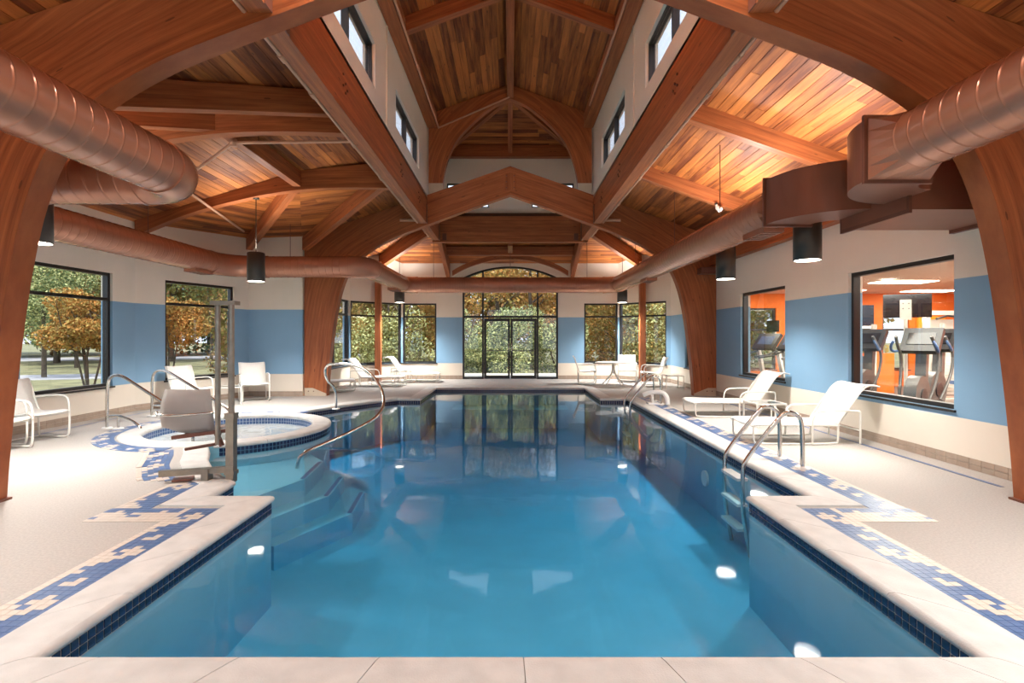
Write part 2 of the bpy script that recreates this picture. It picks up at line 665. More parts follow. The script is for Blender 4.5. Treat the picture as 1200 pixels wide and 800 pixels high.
# ------------------------------------------------------------------ swimming pool
pool = thing('swimming_pool', 'blue indoor swimming pool with pale stone coping and navy waterline tiles', 'pool')
DEPTH = -1.02
ring = WALLLINE + [(x, y) for x, y in spa_right][1:-1]
mb = MB()
mb.add([(x, y, DEPTH) for x, y in ring], [tuple(t) for t in tessellate_polygon([[Vector((x, y, 0)) for x, y in ring]])])
for i in range(len(ring)):
    p, q = ring[i], ring[(i + 1) % len(ring)]
    mb.add([(p[0], p[1], 0), (q[0], q[1], 0), (q[0], q[1], DEPTH), (p[0], p[1], DEPTH)], [(0, 3, 2, 1)])
basin = mb.build('basin', 'plaster', pool)
# entry steps below the hand rail, bench along the gym side, lift step
for i in range(3):
    z1 = -0.32 - 0.22 * i
    e = .30 * i
    pl = [(-4.05, 7.05), (-3.72, 6.30), (-3.02 + e * .8, 5.50), (-2.62 + e, 6.55), (-2.72 + e, 7.45), (-3.15 + e * .6, 8.0), (-3.3, 8.2)]
    stp = MB().prism([(x, y, DEPTH) for x, y in pl], (0, 0, z1 - DEPTH)).build('step', 'plaster', pool)
    a_, b_ = Vector((-2.66 + e, 6.55, z1 + .003)), Vector((-2.76 + e, 7.42, z1 + .003))
    MB().bar(a_, b_, .05, .006).build('nosing_stripe', 'blue_tile', stp)
MB().box(-1.6, 1.6, 14.0, 14.9, DEPTH, -0.5).build('bench', 'plaster', pool)

# coping
W = 0.30
OUT = offset(EDGE, W)
PROF = [(.030, -.052), (.009, -.044), (0, -.022), (.008, -.002), (.028, .011), (.06, .015), (W, .015), (W, -.052)]


def coping_piece(p0, q0, p1, q1):
    """slab between section (inner p0, outer q0) and section (p1, q1)"""
    mb = MB(); vs = []
    for p, q in ((p0, q0), (p1, q1)):
        for d, z in PROF:
            t = d / W
            vs.append((p[0] + (q[0] - p[0]) * t, p[1] + (q[1] - p[1]) * t, z))
    n = len(PROF)
    fs = [(k, k + n, (k + 1) % n + n, (k + 1) % n) for k in range(n)]
    mb.add(vs, fs, None, 0, False)
    mb.add(vs[:n], [tuple(range(n))]); mb.add(vs[n:], [tuple(range(n - 1, -1, -1))])
    for i in range(4):
        mb.sm[i] = True
    return mb


def lerp(a, b, t):
    return (a[0] + (b[0] - a[0]) * t, a[1] + (b[1] - a[1]) * t)


for i in range(len(EDGE) - 1):
    a, b, c, d = EDGE[i], EDGE[i + 1], OUT[i], OUT[i + 1]
    L = math.dist(a, b)
    n = max(1, round(L / 0.64))
    cuts = [k / n for k in range(n + 1)]
    if a[1] == b[1] == 2.406:
        cuts = [(x - a[0]) / L for x in (-2.21, -1.88, -1.24, -.60, .06, .69, 1.32, 1.95, 2.21)]
    for k in range(len(cuts) - 1):
        g = 0.004 / L
        t0, t1 = cuts[k] + g / 2, cuts[k + 1] - g / 2
        coping_piece(lerp(a, b, t0), lerp(c, d, t0), lerp(a, b, t1), lerp(c, d, t1)).build('coping_slab', 'coping', pool)

# waterline tiles on the pool wall
wt = []
for i in range(len(WALLLINE) - 1):
    p, q = Vector(WALLLINE[i]), Vector(WALLLINE[i + 1])
    L = (q - p).length; d = (q - p).normalized(); n = max(1, round(L / TILE))
    for k in range(n):
        wt.append((p + d * (L * (k + .5) / n), d))
tm = MB().box(-TILE * .42, TILE * .42, -.006, .003, -TILE * .43, TILE * .43).mesh('waterline_tile', 'navy_tile')
order = sorted(range(len(wt)), key=lambda i: wt[i][0].y + (100 if (wt[i][0].y < 2.5 or (4.8 < wt[i][0].y < 4.9)) else 0))
sing = set(order[:150])
rm = MB(); gm = MB()
for i, (p, d) in enumerate(wt):
    nn = Vector((-d.y, d.x))
    for row in range(2):
        z = -.052 - TILE * (row + .5)
        if i in sing:
            o = bpy.data.objects.new('waterline_tile', tm)
            COL.objects.link(o)
            o.parent = pool
            o.location = (p.x + nn.x * .004, p.y + nn.y * .004, z)
            o.rotation_euler = (0, 0, math.atan2(d.y, d.x))
        else:
            h = TILE * .43; e = nn * .007
            a = p - d * h + e; b = p + d * h + e
            rm.add([(a.x, a.y, z - h), (b.x, b.y, z - h), (b.x, b.y, z + h), (a.x, a.y, z + h)], [(0, 1, 2, 3)])
for i in range(len(WALLLINE) - 1):
    a = Vector(WALLLINE[i]); b = Vector(WALLLINE[i + 1]); d = (b - a).normalized(); e = Vector((-d.y, d.x)) * .002
    gm.add([(a.x + e.x, a.y + e.y, -.165), (b.x + e.x, b.y + e.y, -.165), (b.x + e.x, b.y + e.y, -.03), (a.x + e.x, a.y + e.y, -.03)], [(0, 1, 2, 3)])
tag(rm.build('waterline_tile_row', 'navy_tile', pool), kind='stuff')
gm.build('grout_band', 'cream_tile', pool)

# pool lamps, skimmers and drain below the water
for (x, y, rz) in ((2.81, 7.4, math.pi / 2), (-2.83, 5.1, math.pi / 2)):
    MB().tube([(x - .012 * (1 if x > 0 else -1), y, -.55), (x + .02, y, -.55)], .11, 18).build('pool_lamp', 'white_plastic', pool)

# pool water
mb = MB()
wr = offset(ring, 0.012, closed=True)
n = len(wr)
P3 = [Vector((x, y, 0)) for x, y in wr]
tr = [tuple(t) for t in tessellate_polygon([P3])]
mb.add([(x, y, WATER) for x, y in wr], tr)
mb.add([(x, y, DEPTH - .02) for x, y in wr], [tuple(reversed(t)) for t in tr])
for i in range(n):
    p, q = wr[i], wr[(i + 1) % n]
    mb.add([(p[0], p[1], WATER), (q[0], q[1], WATER), (q[0], q[1], DEPTH - .02), (p[0], p[1], DEPTH - .02)], [(0, 3, 2, 1)])
wo = mb.build('pool_water', 'water')
import bmesh as _bm
_b = _bm.new(); _b.from_mesh(wo.data); _bm.ops.remove_doubles(_b, verts=_b.verts, dist=1e-5)
_bm.ops.recalc_face_normals(_b, faces=_b.faces); _b.to_mesh(wo.data); _b.free()
tag(wo, 'clear turquoise water filling the large swimming pool', 'water', kind='stuff')

# ------------------------------------------------------------------ spa
spa = thing('spa_tub', 'round spa tub with raised stone rim beside the pool', 'hot tub', (SPA[0], SPA[1], 0))
mb = MB()
mb.lathe([(0.0001, -.9), (Sr - .02, -.9), (Sr + .02, 0.0)], n=48)
mb.build('basin', 'spa_plaster', spa)
mb = MB()
mb.lathe([(Sr - .35, -.45), (Sr + .01, -.45)], n=48)
mb.lathe([(Sr - .35, -.9), (Sr - .35, -.45)], n=48)
mb.build('bench', 'spa_plaster', spa)
prof = [(Sr + .03, -.04), (Sr + .004, -.03), (Sr, -.008), (Sr + .01, .014), (Sr + .035, .024), (SR - .035, .024), (SR - .01, .014), (SR, -.008), (SR - .004, -.03), (SR - .03, -.04)]
NS = 16
for k in range(NS):
    a0 = 2 * math.pi * k / NS + .002; a1 = 2 * math.pi * (k + 1) / NS - .002
    mb = MB(); vs = []; m = 4
    for j in range(m + 1):
        a = a0 + (a1 - a0) * j / m
        for r, z in prof:
            vs.append((r * math.cos(a), r * math.sin(a), z))
    np_ = len(prof); fs = []
    for j in range(m):
        for i in range(np_):
            i2 = (i + 1) % np_
            fs.append((j * np_ + i, j * np_ + i2, (j + 1) * np_ + i2, (j + 1) * np_ + i))
    fs.append(tuple(range(np_ - 1, -1, -1))); fs.append(tuple(m * np_ + i for i in range(np_)))
    mb.add(vs, fs)
    mb.build('rim_slab', 'coping', spa)
ti = MB(); to = MB()
n = int(2 * math.pi * Sr / TILE)
for k in range(n):
    a0 = 2 * math.pi * (k + .05) / n; a1 = 2 * math.pi * (k + .93) / n
    r = Sr + .006
    for row in range(2):
        z1 = -.042 - TILE * row; z0 = z1 - TILE * .92
        ti.add([(r * math.cos(a), r * math.sin(a), z) for a, z in ((a0, z0), (a1, z0), (a1, z1), (a0, z1))], [(3, 2, 1, 0)])
ti_o = tag(ti.build('inner_tile_row', 'blue_tile', spa), kind='stuff')
n = int(2 * math.pi * SR / TILE)
for k in range(n):
    a0 = 2 * math.pi * (k + .05) / n; a1 = 2 * math.pi * (k + .93) / n
    am = math.degrees(a0)
    if am > 180: am -= 360
    if not (a_lo < am < a_hi):
        continue
    r = SR - .02
    for row in range(2):
        z1 = -.042 - TILE * row; z0 = z1 - TILE * .92
        to.add([(r * math.cos(a), r * math.sin(a), z) for a, z in ((a0, z0), (a1, z0), (a1, z1), (a0, z1))], [(0, 1, 2, 3)])
tag(to.build('outer_tile_row', 'navy_tile', spa), kind='stuff')
mb = MB()
mb.lathe([(.0001, -.10), (Sr + .01, -.10)], n=48)
for p in range(len(mb.f)):
    mb.f[p] = list(reversed(mb.f[p]))
sw = mb.build('spa_water', 'spa_water', None, (SPA[0], SPA[1], 0))
tag(sw, 'pale bubbling water inside the round spa tub', 'water', kind='stuff')


# ------------------------------------------------------------------ walls
def wall(name, p0, p1, z1, openings=(), thick=0.22, z0=0.0, band=True, mats=('cream_paint', 'blue_paint')):
    """wall along p0->p1 (room on the left-hand side); openings: (s0, s1, za, zb)"""
    p0 = Vector(p0); p1 = Vector(p1)
    d = (p1 - p0); L = d.length; d.normalize()
    out = Vector((d.y, -d.x)) * thick
    ss = sorted(set([0, L] + [s for o in openings for s in o[:2]]))
    zs = sorted(set([z0, z1] + ([BLUE0, BLUE1] if band else []) + [z for o in openings for z in o[2:4]]))
    mb = MB()
    for i in range(len(ss) - 1):
        for j in range(len(zs) - 1):
            sm, zm = (ss[i] + ss[i + 1]) / 2, (zs[j] + zs[j + 1]) / 2
            if any(o[0] < sm < o[1] and o[2] < zm < o[3] for o in openings):
                continue
            a = p0 + d * ss[i]; b = p0 + d * ss[i + 1]
            vs = []
            for z in (zs[j], zs[j + 1]):
                for q in (a, b, b + out, a + out):
                    vs.append((q.x, q.y, z))
            mb.add(vs, [(0, 1, 5, 4), (1, 2, 6, 5), (2, 3, 7, 6), (3, 0, 4, 7), (4, 5, 6, 7), (3, 2, 1, 0)],
                   None, 1 if (band and BLUE0 <= zm <= BLUE1) else 0)
    o = mb.build(name, list(mats))
    tag(o, kind='structure')
    return o


def baseboard(name, p0, p1, h=0.13):
    p0 = Vector(p0); p1 = Vector(p1); d = (p1 - p0).normalized(); L = (p1 - p0).length
    nn = Vector((-d.y, d.x)) * .012
    mb = MB()
    k = 0; s = 0.0
    while s < L - .01:
        e = min(L, s + .152)
        for r in range(2):
            a = p0 + d * (s + .002) + nn * .5; b = p0 + d * (e - .002) + nn * .5
            mb.bar((a.x, a.y, h * (r + .5) / 2), (b.x, b.y, h * (r + .5) / 2), .012, h / 2 - .004)
        s = e
    o = mb.build(name, 'baseboard_tile')
    tag(o, kind='structure')
    return o


WIN = [0]


def window(p0, p1, z0, z1, mull=(), trans=(), thick=0.22, fw=0.055, depth=0.10, inset=0.05, label=None, sill=True):
    """glazed unit in the opening p0->p1 (room on the left)"""
    WIN[0] += 1
    p0 = Vector(p0); p1 = Vector(p1); d = (p1 - p0); L = d.length; d.normalize()
    out = Vector((d.y, -d.x))
    w = thing('window_%d' % WIN[0], label, None, (p0.x, p0.y, 0), math.atan2(d.y, d.x), kind='structure')
    ya, yb = -inset - depth, -inset      # local y: left is the room
    mb = MB()
    mb.box(0, L, ya, yb, z0, z0 + fw); mb.box(0, L, ya, yb, z1 - fw, z1)
    mb.box(0, fw, ya, yb, z0 + fw, z1 - fw); mb.box(L - fw, L, ya, yb, z0 + fw, z1 - fw)
    if sill:
        mb.box(-.03, L + .03, yb - .02, .03, z0 - .03, z0 - .001)
    mb.build('window_frame', 'bronze_frame', w)
    for m in mull:
        MB().box(m - fw / 2, m + fw / 2, ya, yb, z0 + fw, z1 - fw).build('mullion', 'bronze_frame', w)
    xs = [fw] + [q for m in mull for q in (m - fw / 2, m + fw / 2)] + [L - fw]
    zz = [z0 + fw] + [q for t in trans for q in (t - fw / 2, t + fw / 2)] + [z1 - fw]
    for i in range(0, len(xs), 2):
        for t in trans:
            MB().box(xs[i], xs[i + 1], ya, yb, t - fw / 2, t + fw / 2).build('transom', 'bronze_frame', w)
        for j in range(0, len(zz), 2):
            MB().box(xs[i], xs[i + 1], ya + .05, ya + .056, zz[j], zz[j + 1]).build('pane', 'pane_glass', w)
    return w


def wall_win(name, p0, p1, z1, wins, **kw):
    """wall with windows: wins = (s0, s1, z0, z1, mullions, transoms)"""
    o = wall(name, p0, p1, z1, [w[:4] for w in wins], **kw)
    P0 = Vector(p0); d = (Vector(p1) - P0).normalized()
    for w in wins:
        a = P0 + d * w[0]; b = P0 + d * w[1]
        window(a, b, w[2], w[3], w[4], w[5], sill=w[2] < 3, fw=.055 if w[2] < 3 else .036)
    return o


ZW = 4.35
D0 = 3.80                         # where the end wall turns to the chamfers
CH = YF - (XW - D0)               # y where the chamfer meets the side wall
# right (gym) wall, walking away from the camera has the room on the left
wall_win('wall_right', (XW, -1.2), (XW, CH), ZW,
         [(1.2 + 6.0, 1.2 + 7.88, .64, 2.47, (), ()), (1.2 + 9.69, 1.2 + 11.56, .64, 2.47, (), ()), (1.2 + 13.45, 1.2 + 15.25, .57, 2.66, (), ())])
wall_win('wall_far_right', (XW, CH), (D0, YF), ZW, [(.16, 1.96, .57, 2.66, (), (2.19,))])
# end wall with the arched glazing
AW = 1.68
arch_pts = []
RA = 3.74
for i in range(21):
    x = AW - 2 * AW * i / 20
    arch_pts.append((x, 3.96 - (RA - math.sqrt(RA * RA - x * x))))
wf = wall('wall_far', (D0, YF), (-D0, YF), ZW, [(D0 - 3.78, D0 - 2.60, .57, 2.66), (D0 - AW, D0 + AW, 0, 3.98), (D0 + 2.60, D0 + 3.78, .57, 2.66)])
window((3.78, YF), (2.60, YF), .57, 2.66, (), (2.19,))
window((-2.60, YF), (-3.78, YF), .57, 2.66, (), (2.19,))
for sgn in (1, -1):
    half = [p for p in arch_pts if p[0] * sgn >= -1e-6]
    if sgn > 0:
        poly = [(x, YF, z) for x, z in half] + [(0, YF, 3.98), (AW, YF, 3.98)]
    else:
        poly = [(x, YF, z) for x, z in half] + [(-AW, YF, 3.98), (0, YF, 3.98)]
    MB().prism(poly, (0, .22, 0)).build('arch_infill', 'cream_paint', wf)
wall_win('wall_far_left', (-D0, YF), (-XW, CH), ZW, [(.02, 1.96, .57, 2.66, (), (2.19,))])
wall_win('wall_left_far', (-XW, CH), (-XW, 12.96), ZW, [(.05, 2.6, .57, 2.66, (1.3,), (2.19,))])
wall('wall_left_return', (-XW, 12.82), C2, ZW)
LW = math.dist(C1, C2)
wall_win('wall_left_chamfer', C2, C1, ZW, [(.42, 2.10, .56, 2.70, (), (2.20,))])
wall_win('wall_left', C1, C1n, ZW, [(.58, 2.42, .56, 2.70, (), (2.20,))])
wall('wall_left_near_chamfer', C1n, C2n, ZW)
wall('wall_left_near_return', C2n, (-XW, C2n[1]), ZW)
wall('wall_left_near', (-XW, C2n[1]), (-XW, -1.2), ZW)
wall_win('wall_back', (-XW, -1.2), (XW, -1.2), 5.9, [(.6, 2.9, .5, 3.2, (1.15,), (2.2,)), (3.5, 6.9, .05, 3.5, (1.1, 2.3), (2.2,)), (7.5, 9.8, .5, 3.2, (1.15,), (2.2,))])  # windows behind the camera, added to let in fill daylight
baseboard('baseboard_right', (XW, -1.2), (XW, CH))
baseboard('baseboard_far_right', (XW, CH), (D0, YF))
baseboard('baseboard_far_a', (D0, YF), (AW, YF))
baseboard('baseboard_far_b', (-AW, YF), (-D0, YF))
baseboard('baseboard_far_left', (-D0, YF), (-XW, CH))
baseboard('baseboard_left_return', (-XW, 12.82), C2)
baseboard('baseboard_left_chamfer', C2, C1)
baseboard('baseboard_left', C1, C1n)

# arched entrance glazing with the double door
ent = thing('window_20', None, None, (0, YF, 0), 0, kind='structure')
ya, yb = .03, .14
fw = .06
mb = MB()
mb.box(-AW, -AW + fw, ya, yb, 0, 3.56); mb.box(AW - fw, AW, ya, yb, 0, 3.56)
mb.build('window_frame', 'bronze_frame', ent)
mb = MB()
for i in range(20):
    (x0, z0), (x1, z1) = arch_pts[i], arch_pts[i + 1]
    mb.prism([(x0, ya, z0), (x1, ya, z1), (x1 * .97, ya, z1 - fw), (x0 * .97, ya, z0 - fw)], (0, yb - ya, 0))
mb.build('arched_head', 'bronze_frame', ent)
MX = .965


def arch_z(x):
    return 3.96 - (RA - math.sqrt(RA * RA - x * x))


for x in (-MX, MX):
    MB().box(x - fw / 2, x + fw / 2, ya, yb, 0, arch_z(abs(x)) - .02).build('mullion', 'bronze_frame', ent)
TZ = (2.19, 3.30)
for z in TZ:
    MB().box(-AW + fw, -MX - fw / 2, ya, yb, z - .035, z + .035).build('transom', 'bronze_frame', ent)
    MB().box(-MX + fw / 2, MX - fw / 2, ya, yb, z - .035, z + .035).build('transom', 'bronze_frame', ent)
    MB().box(MX + fw / 2, AW - fw, ya, yb, z - .035, z + .035).build('transom', 'bronze_frame', ent)
for x0, x1 in ((-AW + fw, -MX - fw / 2), (MX + fw / 2, AW - fw)):
    MB().box(x0, x1, ya, yb, 0.0, .07).build('sill', 'bronze_frame', ent)
    MB().box(x0, x1, .08, .086, .07, TZ[0] - .035).build('pane', 'pane_glass', ent)
for x0, x1 in ((-AW + fw, -MX - fw / 2), (-MX + fw / 2, MX - fw / 2), (MX + fw / 2, AW - fw)):
    MB().box(x0, x1, .08, .086, TZ[0] + .035, TZ[1] - .035).build('pane', 'pane_glass', ent)
    N = 8
    top = [(x0 + (x1 - x0) * k / N, .08, arch_z(x0 + (x1 - x0) * k / N) - .05) for k in range(N + 1)]
    MB().prism([(x1, .08, TZ[1] + .035), (x0, .08, TZ[1] + .035)] + top, (0, .006, 0)).build('pane', 'pane_glass', ent)
door = thing('door_1', None, None, (0, YF, 0), 0, kind='structure')
for sgn in (-1, 1):
    def bx(mb, a, b, y0, y1, z0, z1):
        mb.box(min(a * sgn, b * sgn), max(a * sgn, b * sgn), y0, y1, z0, z1)
    mb = MB()
    bx(mb, .012, .082, .04, .10, .01, 2.13); bx(mb, .845, .925, .04, .10, .01, 2.13)
    bx(mb, .082, .845, .04, .10, .01, .12); bx(mb, .082, .845, .04, .10, 2.03, 2.13)
    leaf = mb.build('door_leaf', 'bronze_frame', door)
    m2 = MB(); bx(m2, .082, .845, .067, .073, .12, 2.03); m2.build('pane', 'pane_glass', leaf)
    m2 = MB(); bx(m2, .06, .87, .0, .025, .98, 1.01); m2.build('push_bar', 'machine_grey', leaf)
    m2 = MB(); m2.tube([(.05 * sgn, .04, .95), (.05 * sgn, -.02, .95), (.05 * sgn, -.02, 1.25), (.05 * sgn, .04, 1.25)], .012, 8); m2.build('pull_handle', 'steel', leaf)
    m2 = MB(); bx(m2, .3, .55, .0, .04, 2.04, 2.10); m2.build('door_closer', 'bronze_frame', leaf)


# ------------------------------------------------------------------ ceilings of boards
def clip(poly, nx, ny, c):
    """keep nx*x+ny*y >= c"""
    out = []
    for i in range(len(poly)):
        p, q = poly[i], poly[(i + 1) % len(poly)]
        a = nx * p[0] + ny * p[1] - c; b = nx * q[0] + ny * q[1] - c
        if a >= 0:
            out.append(p)
        if a * b < 0:
            t = a / (a - b)
            out.append((p[0] + (q[0] - p[0]) * t, p[1] + (q[1] - p[1]) * t))
    return out


def area(p):
    return abs(sum(p[i][0] * p[(i + 1) % len(p)][1] - p[(i + 1) % len(p)][0] * p[i][1] for i in range(len(p)))) / 2


def boards(parent, poly, zf, d, w=0.135, lmin=1.8, lmax=3.6, gap=.0035, back=True):
    """convex plan polygon covered with boards running along d, on the surface z = zf(x, y)"""
    d = Vector(d).normalized(); nx, ny = -d.y, d.x
    vs = [nx * p[0] + ny * p[1] for p in poly]
    k = min(vs)
    while k < max(vs):
        strip = clip(clip(poly, nx, ny, k + gap), -nx, -ny, -(k + w - gap))
        if len(strip) >= 3 and area(strip) > .002:
            us = [d.x * p[0] + d.y * p[1] for p in strip]
            u = min(us) - R.random() * lmax * .6
            while u < max(us):
                L = R.uniform(lmin, lmax)
                pc = clip(clip(strip, d.x, d.y, u + .001), -d.x, -d.y, -(u + L - .001))
                if len(pc) >= 3 and area(pc) > .004:
                    dz = R.uniform(0, .003)
                    V = [(x, y, zf(x, y) + dz) for x, y in pc] + [(x, y, zf(x, y) + .03) for x, y in pc]
                    n = len(pc)
                    uv = lambda p: (p[0] * d.x + p[1] * d.y, p[0] * nx + p[1] * ny)
                    fs = [tuple(range(n)), tuple(range(2 * n - 1, n - 1, -1))] + [(i, i + n, (i + 1) % n + n, (i + 1) % n) for i in range(n)]
                    mb = MB()
                    mb.add(V, fs, [[uv(V[i]) for i in f] for f in fs])
                    mb.build('ceiling_board', 'board', parent)
                u += L
        k += w
    if back:
        mb = MB()
        P = [Vector((x, y, zf(x, y) + .031)) for x, y in poly]
        mb.prism(P, (0, 0, .09))
        mb.build('roof_deck', 'roof_backing', parent)


def plane3(a, b, c):
    a, b, c = Vector(a), Vector(b), Vector(c)
    n = (b - a).cross(c - a)
    return lambda x, y: a.z - (n.x * (x - a.x) + n.y * (y - a.y)) / n.z


def ceil(name):
    return thing(name, None, None, kind='structure')


LBX0, LBX1 = 2.1, 2.3            # longitudinal beams
YE = 15.2                        # lantern end
ZR = roof_z(2.2)
main = lambda x, y: roof_z(x)
cr = ceil('ceiling_right')
boards(cr, [(2.2, -1.3), (5.4, -1.3), (5.4, YE + (5.4 - 2.2)), (2.2, YE)], main, (0, 1))
cf = ceil('ceiling_far')
endp = plane3((2.2, YE, ZR), (-2.2, YE, ZR), (0, YE + 3.2, roof_z(5.4)))
boards(cf, [(2.2, YE), (5.4, YE + 3.2), (-5.4, YE + 3.2), (-2.2, YE)], endp, (1, 0))
cl = ceil('ceiling_left')
boards(cl, [(-2.2, YE), (-5.4, YE + 3.2), (-5.4, 12.9), (-2.2, 12.9)], main, (0, 1))
boards(cl, [(-2.2, -1.3), (-2.2, Y1 + .11), (-5.4, Y1 + .11), (-5.4, -1.3)], main, (0, 1))
ca = ceil('ceiling_alcove')
RY = (7.45, 10.17)
ZJ = 4.78
J0 = [(-2.2, RY[0], ZR), (-2.2, RY[1], ZR)]
J = [(-4.2, RY[0], ZJ), (-4.2, RY[1], ZJ)]
A2 = (-5.25, 12.9, roof_z(5.25)); A1 = (-5.25, Y1 + .11, roof_z(5.25))
E2 = (-6.7, 12.98, 3.90); E1 = (-7.75, 10.35, 3.74)
E2n = (-6.7, 2 * YM - 12.98, 3.90); E1n = (-7.75, 2 * YM - 10.35, 3.74)
xy = lambda L: [p[:2] for p in L]
boards(ca, [(-2.2, RY[1]), (-2.2, 12.9), (-5.25, 12.9)], plane3(J0[1], (-2.2, 12.9, ZR), A2), (0, 1))
boards(ca, [(-2.2, Y1 + .11), (-2.2, RY[0]), (-5.25, Y1 + .11)], plane3(J0[0], (-2.2, Y1 + .11, ZR), A1), (0, 1))
boards(ca, xy([J0[0], J0[1], J[1], J[0]]), plane3(J0[0], J0[1], J[1]), (0, 1))
boards(ca, xy([J[0], J[1], E1, E1n]), plane3(J[0], J[1], E1), (0, 1))
boards(ca, xy([J[1], E2, E1]), plane3(J[1], E2, E1), (E2[0] - E1[0], E2[1] - E1[1]))
boards(ca, xy([J[0], E1n, E2n]), plane3(J[0], E2n, E1n), (E2[0] - E1[0], -(E2[1] - E1[1])))
boards(ca, xy([J0[1], A2, J[1]]), plane3(J0[1], A2, J[1]), (1, 0))
boards(ca, xy([A2, E2, J[1]]), plane3(A2, E2, J[1]), (1, 0))
boards(ca, xy([J0[0], J[0], A1]), plane3(J0[0], A1, J[0]), (1, 0))
boards(ca, xy([A1, J[0], E2n]), plane3(A1, E2n, J[0]), (1, 0))

# lantern roof
ZL = 7.87; SL = 0.367
YH0, YH1 = 2 * YM - 13.2, 13.2
lant = lambda x, y: ZL - SL * abs(x)
cn = ceil('ceiling_lantern')
LX = 2.25
HY = YH1 + (LX) * 1.0
HN = YH0 - LX
ZE = ZL - SL * LX
boards(cn, [(0, YH0), (LX, HN), (LX, HY), (0, YH1)], lant, (0, 1))
boards(cn, [(0, YH0), (0, YH1), (-LX, HY), (-LX, HN)], lant, (0, 1))
boards(cn, [(0, YH1), (LX, HY), (-LX, HY)], plane3((0, YH1, ZL), (LX, HY, ZE), (-LX, HY, ZE)), (1, 0))
boards(cn, [(0, YH0), (-LX, HN), (LX, HN)], plane3((0, YH0, ZL), (LX, HN, ZE), (-LX, HN, ZE)), (1, 0))
cb = ceil('ceiling_near')
boards(cb, [(0, -1.3), (2.2, -1.3), (2.2, 2.38), (0, 2.38)], main, (0, 1))
boards(cb, [(-2.2, -1.3), (0, -1.3), (0, 2.38), (-2.2, 2.38)], main, (0, 1))

# lantern walls with clerestory windows
ZC0, ZC1 = 5.0, 7.15
CW = [(5.65, 7.97), (9.40, 11.78), (13.0, 13.001)]
YS = 2.4


def clere(name, x, flip):
    a, b = ((x, YE + .1), (x, YS)) if flip else ((x, YS), (x, YE + .1))
    wins = []
    for y0, y1 in CW[:2]:
        L = y1 - y0
        s0 = (YE + .1 - y1) if flip else (y0 - YS)
        wins.append((s0, s0 + L, 5.35, 6.05, (L / 2,), ()))
    wins.sort()
    wall_win(name, a, b, ZC1, wins, z0=ZC0, band=False, thick=.2)


clere('wall_lantern_right', 2.1, False)
clere('wall_lantern_left', -2.1, True)
wall_win('wall_lantern_far', (2.1, YE + .1), (-2.1, YE + .1), ZC1, [(.2, 1.46, 5.35, 6.08, (), ()), (2.74, 4.0, 5.35, 6.08, (), ())], z0=ZC0, band=False, thick=.2)
wall('wall_lantern_near', (-2.1, YS), (2.1, YS), ZC1, z0=ZC0, band=False, thick=.2)
for k, (x, sg) in enumerate(((2.1, -1), (-2.1, 1))):
    o = MB().box(min(x, x + sg * .02), max(x, x + sg * .02), 8.66, 8.72, 5.06, 6.76).build('trim_%d' % (k + 1), 'cream_paint')
    tag(o, kind='structure')

# ------------------------------------------------------------------ timber frames
INT = [(4.64, 0), (4.61, .4), (4.56, .9), (4.50, 1.4), (4.44, 1.85), (4.36, 2.3), (4.26, 2.70), (4.10, 3.10), (3.93, 3.33), (3.74, 3.52), (3.42, 3.74),
       (3.0, 3.96), (2.5, 4.16), (2.15, 4.29), (1.56, 4.51), (.8, 4.79), (0, 5.07)]
EXT = [(5.19, 0), (5.19, .4), (5.19, .9), (5.19, 1.4), (5.19, 1.85), (5.19, 2.4), (5.19, 2.9), (5.19, 3.4), (5.19, 3.7), (5.19, 3.97), (4.7, None), (4.0, None),
       (3.2, None), (2.6, None), (1.8, None), (.9, None), (0, None)]
EXT = [(x, (roof_z(x) - .012) if z is None else z) for x, z in EXT]


def catmull(P, m):
    out = []
    for i in range(len(P) - 1):
        p0 = Vector(P[max(i - 1, 0)]); p1 = Vector(P[i]); p2 = Vector(P[i + 1]); p3 = Vector(P[min(i + 2, len(P) - 1)])
        for k in range(m):
            t = k / m
            out.append(.5 * ((2 * p1) + (-p0 + p2) * t + (2 * p0 - 5 * p1 + 4 * p2 - p3) * t * t + (-p0 + 3 * p1 - 3 * p2 + p3) * t ** 3))
    out.append(Vector(P[-1]))
    return out


